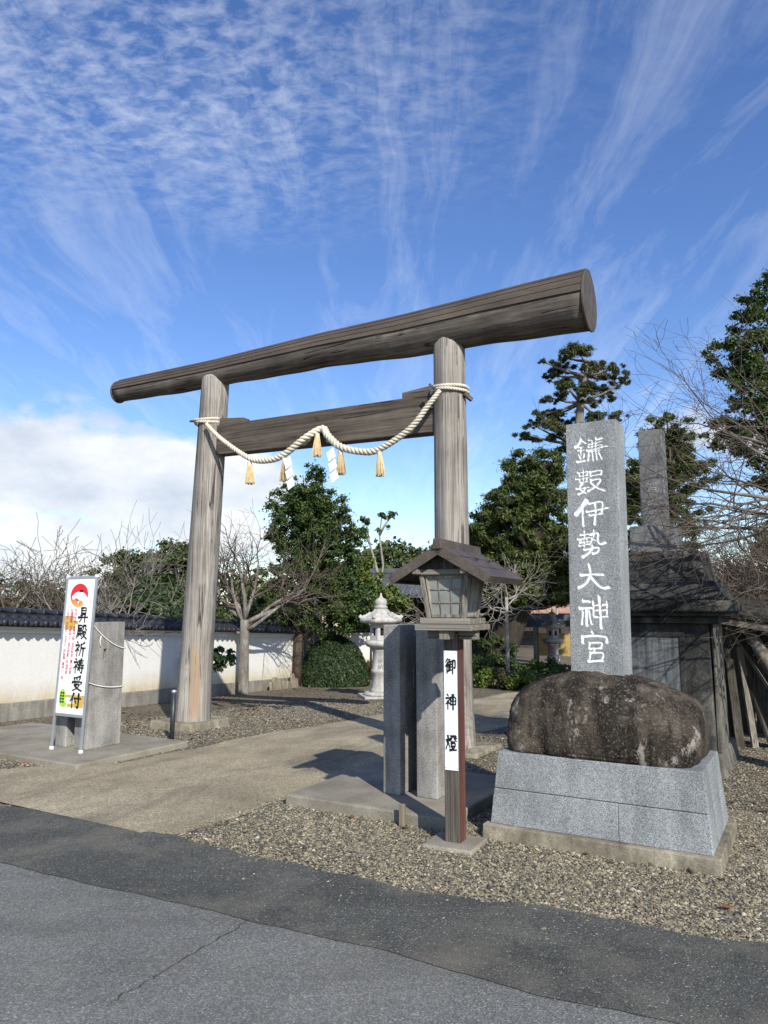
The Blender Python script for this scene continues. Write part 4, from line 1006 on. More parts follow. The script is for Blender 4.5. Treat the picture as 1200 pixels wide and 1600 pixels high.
for i in range(nt):
    for rr, (yo, zo) in enumerate(((-.235, 1.505), (-.06, 1.600))):
        o = link('roof_tile', tmesh, WL, True); o.location = (i * .205, yo, zo)
    o = link('tile_end', emesh, WL, True); o.location = (i * .205 + .01, -.240, 1.535); o.rotation_euler = (R(90), 0, 0)
    o = link('roof_tile', tmesh, WL, True); o.location = (i * .205 + .21, .40, 1.505); o.rotation_euler = (0, 0, math.pi)
g = MB(); g.box(0, LW, -.19, .36, 1.476, 1.502); g.build('eave_board', 'tile', WL)
g = MB(); g.add([(0, -.20, 1.503), (LW, -.20, 1.503), (LW, .09, 1.66), (0, .09, 1.66), (0, .37, 1.503), (LW, .37, 1.503)], [(0, 1, 2, 3), (3, 2, 5, 4), (0, 3, 4), (1, 5, 2), (0, 4, 5, 1)]); g.build('coping_core', 'tile', WL)
nc = int(LW / .30)
rcap = MB(); pr = [(.085 * math.cos(a), .075 * math.sin(a)) for a in np.linspace(0, math.pi, 9)]
V = [(x_, p[0], p[1] * (1.0 if x_ < .27 else 1.12)) for x_ in (0, .265, .27, .30) for p in pr]
F = [(i * 9 + j, i * 9 + j + 1, (i + 1) * 9 + j + 1, (i + 1) * 9 + j) for i in range(3) for j in range(8)] + [tuple(range(9)), tuple(reversed(range(27, 36))), (8, 0, 27, 35)]
rcap.add(V, [tuple(reversed(f)) for f in F]); rmesh = rcap.mesh('ridge_tile', 'tile')
g = MB(); g.box(0, LW, .02, .16, 1.645, 1.70); g.build('ridge_course', 'tile', WL)
for i in range(nc):
    o = link('ridge_tile', rmesh, WL, True); o.location = (i * .30, .09, 1.70)

# second short wall and paling fence beyond
W2 = thing('plaster_wall', 'short white wall with tiled coping behind the tall white stone lantern', 'wall', (-1.28, 24.2, -.54), R(-4))
g = MB(); g.box(0, 2.2, 0, .2, -.1, 1.35); g.build('plaster_panel', 'plaster', W2)
g = MB(); g.box(-.0, 2.2, -.08, .28, 1.351, 1.41); g.build('eave_moulding', 'eave_white', W2)
for i in range(11):
    o = link('roof_tile', tmesh, W2, True); o.location = (i * .2, -.16, 1.44)
    o = link('roof_tile', tmesh, W2, True); o.location = (i * .2 + .2, .36, 1.44); o.rotation_euler = (0, 0, math.pi)
g = MB(); g.add([(0, -.12, 1.411), (2.2, -.12, 1.411), (2.2, .1, 1.58), (0, .1, 1.58), (0, .32, 1.411), (2.2, .32, 1.411)], [(0, 1, 2, 3), (3, 2, 5, 4), (0, 3, 4), (1, 5, 2), (0, 4, 5, 1)]); g.build('coping_core', 'tile', W2)
for i in range(7):
    o = link('ridge_tile', rmesh, W2, True); o.location = (i * .30, .1, 1.56)
FE = thing('paling_fence', 'brown upright timber paling fence behind the clipped round bush', 'fence', (-2.75, 23.4, -.54), R(-8))
for i in range(14):
    g = MB() if i == 0 else g
    if i == 0: g.box(0, .105, 0, .03, 0, 1.62); pm = g.mesh('paling', 'fence_wood')
    o = link('paling', pm, FE); o.location = (i * .118, 0, .012 * math.sin(i * 2.3))
g = MB(); g.box(-.02, 1.68, .031, .08, 1.2, 1.28); g.build('rail', 'fence_wood', FE)
# leaning stones against the long wall
rg = random.Random(12)
for q in range(9):
    s_ = 9.55 + 3.2 - 2.6 + q * .23 + .06 * rg.random(); P = W0 + wdir * (s_ + 1.2); nrm = Vector((wdir.y, -wdir.x)); P = P + nrm * (.22 + .05 * rg.random())
    wd, hh = .08 + .06 * rg.random(), .22 + .20 * rg.random() + .2 * (q > 6)
    g = MB(); V = []
    prof = [(-wd, 0), (wd, 0), (wd * .97, hh * .75), (wd * .5, hh * .97), (-wd * .4, hh), (-wd * .95, hh * .78)]
    for yy in (-.035, .035): V += [(p[0], yy + p[1] * .10, p[1]) for p in prof]
    g.add(V, [tuple(range(6)), tuple(reversed(range(6, 12)))] + [(j, j + 6, (j + 1) % 6 + 6, (j + 1) % 6) for j in range(6)])
    o = g.build('leaning_stone', 'stone_slab', bevel=.012); o.location = (P.x, P.y, zg(P.y) - .03); o.rotation_euler = (0, 0, wang - rg.uniform(-.2, .2))
    tag(o, 'flat rough stone leaning at the foot of the white wall', 'stone', 'stones leaning on the wall foot')

# ------------------------------------------------------------------ stone lanterns
def stone_lantern(label, x, y, z, h, m, rz, text_m):
    L = thing('stone_lantern', label, 'stone lantern', (x, y, z), rz, 'stone lanterns along the approach'); s = h / 2.2
    def P(pr): return [(r * s, zz3 * s) for r, zz3 in pr]
    g = MB(); g.box(-.42 * s, .42 * s, -.42 * s, .42 * s, -.06, .06 * s); g.build('base_stone', m, L, bevel=.01)
    g = MB(); g.lathe(P([(.36, .061), (.36, .10), (.31, .13)]), 24, ripple=lambda r, zz, a: r * (1 + .05 * abs(math.sin(6 * a)))); g.build('lotus_base', m, L, True)
    g = MB(); g.lathe(P([(.25, .13), (.21, .17), (.185, .22), (.18, .50), (.21, .53), (.21, .58), (.18, .61), (.175, .95), (.21, .98), (.215, 1.02)]), 28); g.build('shaft', m, L, True)
    g = MB(); g.lathe(P([(.19, 1.021), (.30, 1.07), (.345, 1.12), (.345, 1.17), (.30, 1.20)]), 6 * 5, ripple=lambda r, zz, a: r * (1 + .03 * abs(math.sin(3 * a)))); g.build('platform', m, L, True)
    b = .235 * s
    g = MB()
    for q in range(6):
        a = q * math.pi / 3; M = Matrix.Rotation(a, 4, 'Z')
        f = b * math.cos(math.pi / 6); e = b * .5
        z0, z1 = 1.201 * s, 1.545 * s; c0, c1 = 1.30 * s, 1.46 * s; hw = .055 * s; dp = .06 * s
        V = [(-e, -f, z0), (e, -f, z0), (e, -f, z1), (-e, -f, z1), (-hw, -f, c0), (hw, -f, c0), (hw, -f, c1), (-hw, -f, c1), (-hw, -f + dp, c0), (hw, -f + dp, c0), (hw, -f + dp, c1), (-hw, -f + dp, c1)]
        g.add(V, [(0, 1, 5, 4), (1, 2, 6, 5), (2, 3, 7, 6), (3, 0, 4, 7), (4, 5, 9, 8), (5, 6, 10, 9), (6, 7, 11, 10), (7, 4, 8, 11)], M)
        hbk = MB(); hbk.add([V[i] for i in (8, 9, 10, 11)], [(0, 1, 2, 3)], M); hbk.build('window', 'hollow_shade', L)  # dark sheet behind each opening paints the shade of the fire box
    g.build('fire_box', m, L)
    n_ = 36
    def rip(r, zz, a):
        c_ = abs(math.cos(3 * a)); return r * (1 + .16 * c_ ** 3 * min(1, r / (.3 * s)))
    g = MB(); g.lathe(P([(.22, 1.546), (.36, 1.565), (.40, 1.60), (.395, 1.66), (.30, 1.70), (.22, 1.76), (.15, 1.83), (.13, 1.87)]), n_, ripple=rip); g.build('roof', m, L, True)
    for q in range(6):
        a = q * math.pi / 3; g = MB()
        pts = [((.22 + .05 * t + .16 * t) * s, (1.78 - .16 * t + .055 * t ** 3) * s) for t in np.linspace(0, 1, 5)]
        pts += [((.455) * s, 1.70 * s), ((.43) * s, 1.735 * s)]
        g.tube([(p[0] * math.cos(a), p[0] * math.sin(a), p[1]) for p in pts], [.03 * s, .035 * s, .04 * s, .045 * s, .05 * s, .045 * s, .02 * s], 8); g.build('scroll', m, L, True)
    g = MB(); g.lathe(P([(.14, 1.871), (.145, 1.91), (.11, 1.93), (.12, 1.95), (.135, 2.0), (.115, 2.06), (.05, 2.10), (.025, 2.14), (.018, 2.20)]), 24); g.build('finial', m, L, True)
    return L
L1 = stone_lantern('tall white granite lantern beside the concrete pier', -.07, 16.9, zg(16.9), 2.33, 'white_granite', R(12), 'grey_stone')
fc = bpy.data.curves.new('f', 'FONT'); fo = bpy.data.objects.new('f', fc); col.objects.link(fo); fc.size = .13; fc.align_x = 'CENTER'
L2 = stone_lantern('weathered grey stone lantern in front of the yellow notice board', 5.70, 25.2, -.54, 2.15, 'grey_stone', R(20), 'ink')
for L_, mm in ((L1, 'grey_stone'), (L2, 'ink_red')):
    for ch, z in (('奉', .80), ('納', .66)):
        fc.body = ch; dg = bpy.context.evaluated_depsgraph_get(); me = fo.evaluated_get(dg).to_mesh(); g = MB()
        g.add([(v.co.x, -.212, z + v.co.y) for v in me.vertices], [tuple(p.vertices) for p in me.polygons])
        o = g.build('carved_character', mm, L_); o.rotation_euler = (0, 0, math.atan2(-L_.location.x, L_.location.y) * 1.0 - L_.rotation_euler.z)
bpy.data.objects.remove(fo)

# ------------------------------------------------------------------ trees
def grow(rg, p, d_, L, r, lev, maxlev, out, cfg):
    """branching skeleton: out gets (level, points, radii)"""
    n_ = cfg['seg'][min(lev, len(cfg['seg']) - 1)]; P = [Vector(p)]; Rr = [r]; d_ = Vector(d_).normalized()
    for i in range(n_):
        d_ = (d_ + Vector((rg.gauss(0, 1), rg.gauss(0, 1), rg.gauss(0, .7))) * cfg['bend'] + Vector((0, 0, cfg['up'])) * (.6 if lev else .2)).normalized()
        P.append(P[-1] + d_ * (L / n_)); Rr.append(max(cfg['rmin'], r * (1 - cfg['taper'] * (i + 1) / n_)))
    out.append((lev, P, Rr))
    if lev >= maxlev: return
    k_ = cfg['kids'][min(lev, len(cfg['kids']) - 1)]
    for c_ in range(k_):
        t = rg.uniform(cfg['from'], 1.0) if c_ < k_ - 1 else 1.0
        i = min(n_ - 1, int(t * n_)); f = t * n_ - i; q = P[i].lerp(P[i + 1], min(1, f)); rr = Rr[i] * .62
        ax = (P[i + 1] - P[i]).normalized(); side = ax.orthogonal(); side.rotate(Matrix.Rotation(rg.uniform(0, 6.283), 3, ax))
        an = R(rg.uniform(*cfg['ang'])) * (1 if t < 1 else .5)
        nd = ax * math.cos(an) + side.normalized() * math.sin(an)
        if cfg.get('flat'): nd.z *= cfg['flat']
        grow(rg, q, nd, L * rg.uniform(*cfg['len']), max(cfg['rmin'], rr), lev + 1, maxlev, out, cfg)
CH = dict(seg=[5, 5, 4, 4, 3], bend=.13, up=.05, taper=.55, rmin=.004, kids=[5, 5, 5, 4], ang=(25, 65), len=(.5, .8))
CH['from'] = .3
def bare_tree(name, label, loc, seed, trunk, r, dirs, maxlev=4, cfg=None, mt='bark_grey', mtw='twig_grey', group=None, lean=(0, 0)):
    rg = random.Random(seed); c = dict(CH); c.update(cfg or {})
    T_ = thing(name, label, 'tree', loc, 0, group); g = MB()
    top = Vector((lean[0], lean[1], trunk))
    g.tube([(0, 0, -.1), (lean[0] * .1, lean[1] * .1, .05), (lean[0] * .3, lean[1] * .3, trunk * .4), (lean[0] * .7, lean[1] * .7, trunk * .75), tuple(top)], [r * 1.45, r * 1.12, r, r * .95, r * .92], 12)
    out = []
    for (d_, L, rr, tz_) in dirs:
        grow(rg, (lean[0] * tz_, lean[1] * tz_, trunk * tz_), d_, L, rr, 1, maxlev, out, c)
    tw = MB(); nb = 0
    for lev, P, Rr in out:
        if lev <= 1: g.tube(P, Rr, 8)
        else: tw.tube(P, Rr, 5 if lev == 2 else (4 if lev == 3 else 3), False)
    g.build('trunk', mt, T_, True); tw.build('crown', mtw, T_, True)
    return T_

def leaves(rs, centres, radii, N, size, shell=.5, up=.35, long=1.6, flat=.75, wid=1.0):
    """leaf quads scattered through clumps"""
    C = np.asarray(centres, float); Rd = np.asarray(radii, float); wts = Rd ** 2; i = rs.choice(len(C), N, p=wts / wts.sum())
    dv = rs.normal(size=(N, 3)); dv /= np.linalg.norm(dv, axis=1)[:, None]
    q = np.clip(np.abs(rs.normal(shell, .42, N)), 0, 1.9)
    off = dv * q[:, None] * Rd[i][:, None]; off[:, 2] *= flat
    P = C[i] + off
    nrm = dv * .6 + rs.normal(size=(N, 3)) * .55 + np.array([0, 0, up]); nrm /= np.linalg.norm(nrm, axis=1)[:, None]
    a = np.cross(nrm, rs.normal(size=(N, 3))); a /= np.linalg.norm(a, axis=1)[:, None]; b = np.cross(nrm, a)
    s = size * rs.uniform(.6, 1.25, N)[:, None]
    L_, Wd = a * s * long * .5, b * s * .5
    Q = np.stack([P - L_, P - Wd * .9 * wid + nrm * s * .12, P + L_, P + Wd * .9 * wid + nrm * s * .12], 1)
    return Q.reshape(-1, 3)

def clumps(rs, ell, n_, r0, r1, shell=.55):
    """clump centres through a list of ellipsoids (cx,cy,cz,rx,ry,rz)"""
    E = np.asarray(ell, float); vol = E[:, 3] * E[:, 5]; i = rs.choice(len(E), n_, p=vol / vol.sum())
    dv = rs.normal(size=(n_, 3)); dv /= np.linalg.norm(dv, axis=1)[:, None]
    q = shell + (1 - shell) * rs.rand(n_) ** .7; q = np.where(rs.rand(n_) < .2, rs.rand(n_) * shell, q)
    return E[i, :3] + dv * q[:, None] * E[i, 3:], rs.uniform(r0, r1, n_)

def leafy_tree(name, label, loc, seed, trunk_pts, trunk_r, ell, nc_, cr, N, size, m, mb='bark_brown', cat='tree', group=None, limbs=10, **kw):
    rs = np.random.RandomState(seed); T_ = thing(name, label, cat, loc, 0, group)
    C, Rd = clumps(rs, ell, nc_, *cr, kw.pop('cshell', .55))
    if trunk_pts:
        g = MB(); g.tube(trunk_pts, np.linspace(trunk_r, trunk_r * .35, len(trunk_pts)), 10)
        for i in rs.choice(len(C), min(limbs, len(C)), replace=False):
            c = Vector(C[i]); best = min(trunk_pts, key=lambda p: (Vector(p) - c).length + (1.0 if p[2] > c.z else 0))
            b = Vector(best); mid = b.lerp(c, .5) + Vector((0, 0, -.08 * (c - b).length))
            g.tube([b, mid, c], [trunk_r * .22, trunk_r * .14, trunk_r * .06], 6)
        g.build('trunk', mb, T_, True)
    me = fastmesh('crown', leaves(rs, C, Rd, N, size, **kw), 4, m); link('crown', me, T_)
    return T_

# bare cherry in front of the wall
x, y = -3.33, 17.8
D = lambda px, z: ((px - 600) / 1150 * y - x, 0, z)
bare_tree('cherry_tree', 'leafless cherry tree with grey trunk standing before the white wall', (x, y, zg(y)), 3, 1.75, .12,
          [((-.75, -.1, .55), 1.35, .060, 1.0), ((-.25, .3, 1.0), 1.35, .065, 1.0), ((.35, -.2, .9), 1.35, .06, 1.0), ((.9, .1, .52), 1.7, .065, .95), ((.62, .3, .75), 1.45, .05, .9), ((-.5, -.3, .9), 1.25, .05, .95), ((.1, 0, 1), 1.4, .055, 1), ((.8, -.2, .3), 1.5, .05, .85), ((-.9, .2, .3), 1.35, .05, .8)], 4,
          dict(kids=[5, 5, 5, 4], rmin=.0036, up=.02, bend=.18), 'bark_grey', 'twig_brown')
# slender evergreen with bare stem in front of it
leafy_tree('broadleaf_tree', 'tall dense glossy evergreen tree beside the leafless cherry', (-2.15, 20.9, -.53), 11,
           [(-.28, 0, -.05), (-.25, 0, 1.3), (-.1, .05, 2.6), (.05, 0, 3.9), (.1, 0, 5.2)], .15,
           [(-.05, 0, 5.35, .75, .75, .95), (-.25, 0, 4.4, 1.05, 1.0, .9), (.25, 0, 3.5, 1.25, 1.1, .95), (.55, .1, 2.6, 1.25, 1.1, .9), (.75, .1, 1.95, 1.05, 1.0, .6), (-.7, .2, 2.8, 1.0, .9, .8), (-.45, .0, 2.0, .8, .8, .5), (1.35, .1, 2.2, .95, .9, .75), (.55, .2, 4.1, 1.1, .9, .8), (-.5, 0, 5.0, .8, .7, .7), (.35, .1, 5.0, .85, .8, .7)],
           860, (.10, .24), 130000, .055, 'leaf_broad', limbs=30, shell=.4)
# camellia shrub by the wall
leafy_tree('camellia_shrub', 'sparse glossy camellia shrub growing against the white wall beside the gate post', (-4.25, 16.2, zg(16.2)), 14,
           [(0, 0, -.05), (.02, 0, .45), (0, 0, .95)], .03, [(-.52, 0, .98, .36, .3, .26), (.62, 0, .88, .42, .3, .26), (0, 0, .8, .45, .35, .35)], 110, (.05, .11), 2600, .075, 'leaf_camellia', cat='shrub', limbs=60, shell=.3)
# clipped round bush
def clipped(name, label, loc, rx, ry, rz, N, size, m, seed, group=None):
    rs = np.random.RandomState(seed); T_ = thing(name, label, 'bush', loc, 0, group)
    dv = rs.normal(size=(N, 3)); dv[:, 2] = np.abs(dv[:, 2]) * .95; dv /= np.linalg.norm(dv, axis=1)[:, None]
    sup = np.sign(dv) * np.abs(dv) ** .85
    lump = 1 + .045 * np.sin(dv[:, 0] * 6 + 1) * np.sin(dv[:, 1] * 5) + .03 * np.sin(dv[:, 2] * 9 + dv[:, 0] * 8)
    P = sup * np.array([rx, ry, rz]) * (lump * (1 - .10 * rs.rand(N) ** 1.5))[:, None]
    nrm = dv + rs.normal(size=(N, 3)) * .55; nrm /= np.linalg.norm(nrm, axis=1)[:, None]
    a = np.cross(nrm, rs.normal(size=(N, 3))); a /= np.linalg.norm(a, axis=1)[:, None]; b = np.cross(nrm, a); s = size * rs.uniform(.6, 1.3, N)[:, None]
    Q = np.stack([P - a * s * .8, P - b * s * .5, P + a * s * .8, P + b * s * .5], 1).reshape(-1, 3)
    link('crown', fastmesh('crown', Q, 4, m), T_)
    g = MB(); g.lathe([(rx * .5, -.05), (rx * .8, rz * .2), (rx * .84, rz * .5), (rx * .6, rz * .78), (.05, rz * .86)], 20); o = g.build('core', 'bark_brown', T_, True); o.scale = (1, ry / rx, 1)
    return T_
clipped('clipped_bush', 'dark green clipped dome bush behind the approach gravel', (-1.42, 21.4, -.54), .98, .9, 1.38, 30000, .050, 'leaf_dark', 21)  # darker leaf colour stands in for shade falling on the dome
# hedge bush behind the wall, left of the gate post
clipped('clipped_hedge', 'dense rounded green hedge rising behind the wall coping', (-5.35, 17.6, zg(17.6)), 1.0, 1.2, 2.75, 26000, .085, 'leaf_clipped', 22)
clipped('clipped_hedge', 'low rounded green hedge behind the notice board', (-7.3, 18.2, -.40), 1.0, 1.0, 2.5, 18000, .085, 'leaf_dark', 23)
# trees behind the wall
FARG = 'trees beyond the white wall'
leafy_tree('far_evergreen', 'dark rounded evergreen with visible trunk beyond the long wall', (-9.6, 29.5, -.54), 31, [(0, 0, 0), (.1, 0, 2), (.25, 0, 3.6)], .22,
           [(-.9, 0, 3.6, 1.0, 1, .75), (1.1, 0, 4.0, 1.3, 1.2, .9), (.2, 0, 2.6, 1.9, 1.5, .9)], 110, (.25, .5), 20000, .12, 'leaf_far', group=FARG)
rg = random.Random(77)
for q, (px, Y_, trunk, L_, seed, lab) in enumerate([
        (5, 15.5, 1.0, 1.45, 41, 'tangled leafless tree behind the wall at its near end'),
        (70, 17.5, 1.1, 1.35, 42, 'tangled brownish leafless tree behind the wall next to the notice board'),
        (160, 15.0, 1.2, 1.15, 43, 'spindly leafless sapling rising above the wall coping behind the wide pier'),
        (225, 20.5, 1.5, 1.55, 44, 'leafless tree with long arching twigs behind the dense rounded hedge')]):
    x = (px - 600) / 1150 * Y_
    dirs = []
    for i in range(9):
        a = rg.uniform(0, 6.28); dirs.append(((math.cos(a) * .7, math.sin(a) * .7, rg.uniform(.35, 1.1)), L_ * rg.uniform(.8, 1.1), .045, rg.uniform(.6, 1.0)))
    bare_tree('leafless_tree', lab, (x, Y_, zg(Y_)), seed, trunk, .10, dirs, 4, dict(kids=[5, 5, 5, 4] if q < 2 else [3, 4, 3, 3], bend=.20 if q < 2 else .12, rmin=.0055, up=.03 if q < 2 else .08), 'bark_grey', 'twig_brown' if q < 2 else 'twig_grey', group=FARG)
# dry undergrowth behind the wall
for q, (px, Y_, rx, h_, m, lab) in enumerate([(0, 16.5, 1.5, 2.35, 'leaf_dry', 'brown dry undergrowth behind the near end of the wall'), (65, 17.5, 1.5, 2.2, 'leaf_dry', 'olive brown thicket behind the wall near the notice board'), (290, 24, 1.5, 3.2, 'leaf_far', 'olive shrub mass behind the gate post and wall'), (375, 26, 1.9, 3.2, 'leaf_far', 'olive shrub mass behind the leafless cherry')]):
    leafy_tree('thicket', lab, ((px - 600) / 1150 * Y_, Y_, zg(Y_)), 50 + q, [(0, 0, 0), (0, 0, h_ * .8)], .06, [(0, 0, h_ * .5, rx, 1.0, h_ * .5)], 80, (.2, .4), 7000, .08, m, cat='shrub', group='undergrowth behind the wall', limbs=50)
# pollarded sapling
Y_ = 24.5; x = (592 - 600) / 1150 * Y_
pt_ = thing('pollarded_tree', 'slim pale pollarded tree with small leaf tufts above the white stone lantern', 'tree', (x, Y_, -.54))
g = MB(); lim = [[(0, 0, 0), (.02, 0, 2.2), (-.05, 0, 3.4), (-.3, 0, 4.3), (-.42, 0, 5.0)], [(0, 0, 2.6), (.14, 0, 3.6), (.02, 0, 4.6), (.10, 0, 5.25)], [(.02, 0, 4.6), (.2, 0, 4.95), (.42, 0, 5.25)], [(-.3, 0, 4.3), (-.5, 0, 4.75)], [(0, 0, 2.0), (.4, .1, 2.7), (.45, .1, 3.3)]]
for L_ in lim: g.tube(L_, np.linspace(.075 if L_[0][2] < 1 else .045, .022, len(L_)), 8)
g.build('trunk', 'bark_pale', pt_, True); rs = np.random.RandomState(61)
link('crown', fastmesh('crown', leaves(rs, [(-.42, 0, 5.05), (.1, 0, 5.3), (.42, 0, 5.3), (-.5, 0, 4.8), (-.55, 0, 5.15), (.2, 0, 5.2), (.0, 0, 4.75), (-.1, 0, 4.4), (.3, 0, 4.9)], [.15, .12, .15, .10, .12, .1, .1, .08, .1], 520, .09), 4, 'leaf_conifer'), pt_)
leafy_tree('lime_shrub', 'yellow green young tree below the slim pollarded tree', ((580 - 600) / 1150 * 23, 23.0, -.54), 62, [(0, 0, 0), (0, 0, 2.6)], .05, [(.0, 0, 2.6, .7, .6, .8), (-.25, 0, 3.3, .45, .4, .5), (.7, 0, 2.4, .5, .5, .5)], 60, (.12, .25), 5000, .09, 'leaf_lime', limbs=16)
# round wooded crowns far behind
for q, (px, Y_, rx, zt) in enumerate([(620, 46, 2.6, 6.2), (680, 48, 2.6, 6.3), (735, 50, 3.0, 6.5), (550, 50, 3.0, 5.6)]):
    leafy_tree('far_evergreen', ['rounded olive tree crown above the shrine house roof', 'rounded olive tree crown just behind the lantern roof', 'rounded olive tree crown behind the right gate post', 'rounded olive tree crown behind the tall glossy evergreen'][q],
               ((px - 600) / 1150 * Y_, Y_, -.54), 70 + q, [(0, 0, 0), (0, 0, zt * .7)], .3, [(0, 0, zt * .62, rx, rx, zt * .36)], 110, (.4, .8), 14000, .22, 'leaf_far', group='far tree crowns', shell=.7)
# big conifer beside the pillar
Y_ = 24.0; x = (840 - 600) / 1150 * Y_
bark('bark_dark', [(0.3, (0.018, 0.015, 0.012)), (0.7, (0.06, 0.05, 0.04))])
leafy_tree('cedar_tree', 'large spreading dark conifer with thick leaning trunk behind the inscribed pillar', (x - .6, Y_, -.54), 81, [(-1.0, 0, -.1), (-.7, 0, .8), (-.1, 0, 2.2), (.4, 0, 3.8), (.8, 0, 5.6), (1, 0, 7.0)], .62,
           [(.5, 0, 6.7, 1.0, 1.0, .8), (.35, 0, 5.7, 1.6, 1.5, .9), (.1, 0, 4.6, 2.0, 1.7, 1.0), (.0, 0, 3.6, 2.1, 1.8, .9), (.3, 0, 2.75, 1.8, 1.6, .6), (1.6, .3, 3.6, 1.7, 1.5, 1.5)],
           900, (.12, .30), 150000, .070, 'leaf_conifer', mb='bark_dark', limbs=34, shell=.5, long=2.6, flat=.6, wid=.65)
leafy_tree('cedar_tree', 'shadowy conifer left of the spreading one, behind the gate post', ((752 - 600) / 1150 * 27, 27.0, -.54), 82, [(0, 0, -.1), (.1, 0, 2.2), (0, 0, 4.5)], .25,
           [(0, 0, 3.6, 1.2, 1.2, 1.4), (.2, 0, 5.0, .6, .6, .9), (-.3, 0, 2.0, 1.5, 1.2, .9)], 300, (.14, .30), 36000, .08, 'leaf_dark', limbs=14, shell=.6, long=2.0)
# tall pine
Y_ = 27.0; x = (915 - 600) / 1150 * Y_
def at(px, py): return ((px - 600) / 1150 * Y_ - x, 1.65 + .54 + (950 - py) / 1150 * Y_ * .99)
pads = [(915, 548, 40), (885, 560, 26), (950, 552, 30), (975, 580, 26), (935, 580, 45), (890, 592, 30), (870, 575, 16), (905, 610, 34), (870, 612, 24), (848, 640, 20), (880, 636, 30), (915, 645, 36), (835, 668, 24), (865, 668, 30), (905, 672, 36), (945, 640, 24), (960, 650, 20), (940, 668, 26), (955, 610, 24), (925, 700, 30), (880, 700, 30), (895, 540, 14), (930, 562, 22), (962, 570, 18), (985, 588, 12), (858, 652, 16), (850, 560, 8), (824, 676, 10), (840, 655, 12)]
PT = thing('pine_tree', 'tall open pine with layered needle pads above the inscribed pillar', 'tree', (x, Y_, -.54))
rs = np.random.RandomState(91); g = MB(); tk = [at(a, b) for a, b in ((925, 1040), (918, 900), (912, 760), (908, 690), (916, 620), (925, 575), (928, 550))]
g.tube([(a, 0, b) for a, b in tk], [.36, .30, .24, .19, .14, .09, .05], 10); C = []; Rd = []
for (a, b, r) in pads:
    q = at(a, b); yy = rs.uniform(-.7, .7); r_ = r / 1150 * Y_; C_ = Vector((q[0], yy, q[1]))
    tb = min(tk, key=lambda p: abs(p[1] - (q[1] - .25))); g.tube([(tb[0], 0, tb[1]), ((tb[0] + q[0]) / 2, yy * .4, (tb[1] + q[1]) / 2 - .05), tuple(C_)], [.07, .045, .02], 6)
    for s in range(14):
        dv = rs.normal(size=3); C.append((q[0] + dv[0] * r_ * .45, yy + dv[1] * r_ * .45, q[1] + dv[2] * r_ * .20)); Rd.append(r_ * rs.uniform(.12, .30))
g.build('trunk', 'bark_grey', PT, True)
link('crown', fastmesh('crown', leaves(rs, C, Rd, 85000, .060, shell=.25, long=3.0, flat=.6, up=.6, wid=.5), 4, 'leaf_pine'), PT)
# conifers behind the old monument
Y_ = 19.5
leafy_tree('cypress_tree', 'olive green conifer behind the dark monument pillar', ((1050 - 600) / 1150 * Y_, Y_, -.46), 95, [(0, 0, -.1), (0, 0, 3), (.1, 0, 6.6)], .22,
           [(.1, 0, 6.6, .75, .8, .8), (.0, 0, 5.6, 1.35, 1.2, .7), (-.1, 0, 4.5, 1.2, 1.0, .7), (-.2, 0, 3.7, 1.1, 1, .6), (-.75, 0, 5.2, .7, .6, .6)], 520, (.09, .22), 80000, .056, 'leaf_conifer', limbs=28, shell=.4, long=2.6, flat=.55, wid=.65)
# broadleaf at the right
Y_ = 12.5
leafy_tree('broadleaf_tree', 'dark evergreen tree towering behind the leafless branches beside the monuments', ((1225 - 600) / 1150 * Y_, Y_, -.15), 101, [(.35, 0, -.1), (.3, 0, 2.4), (.25, 0, 4.4), (.2, 0, 6.4)], .22,
           [(.15, 0, 7.0, .75, .7, .7), (-.25, 0, 6.15, 1.0, .8, .42), (.1, 0, 5.6, .9, .8, .5), (-.2, 0, 4.9, 1.0, .8, .50), (.35, 0, 4.1, .9, .8, .5), (.3, 0, 2.9, .75, .8, .7), (.5, 0, 2.0, .8, .8, .5)], 760, (.07, .17), 95000, .046, 'leaf_broad', limbs=30, shell=.35)
# leafless cherry at the right
CR = bare_tree('cherry_tree', 'pale leafless cherry reaching its branches in front of the dark monument', (*xy(1.0, 7.85), 0), 7, 2.4, .15,
          [((-1, -.05, .55), 1.9, .034, 1.0), ((-1, -.02, .30), 2.0, .036, 1.0), ((-.9, .05, .80), 1.7, .032, 1.0), ((-1, -.08, .20), 2.0, .034, .95), ((-.5, .1, 1.1), 1.7, .034, 1.0), ((-1, -.05, .08), 1.8, .030, .72), ((-1, -.12, .42), 1.9, .032, 1.0), ((-.95, .05, .66), 1.8, .032, 1.0), ((-1, -.06, .14), 1.7, .028, .66), ((-1, -.1, .36), 2.1, .03, .97), ((.6, 0, .8), 1.4, .05, 1)], 4,
          dict(kids=[6, 6, 5, 4], bend=.20, rmin=.0018, up=.02, flat=.8, taper=.7, seg=[7, 8, 6, 5, 4], ang=(25, 65), len=(.42, .68)), 'bark_grey', 'twig_brown')
CR.rotation_euler = (0, 0, A30)
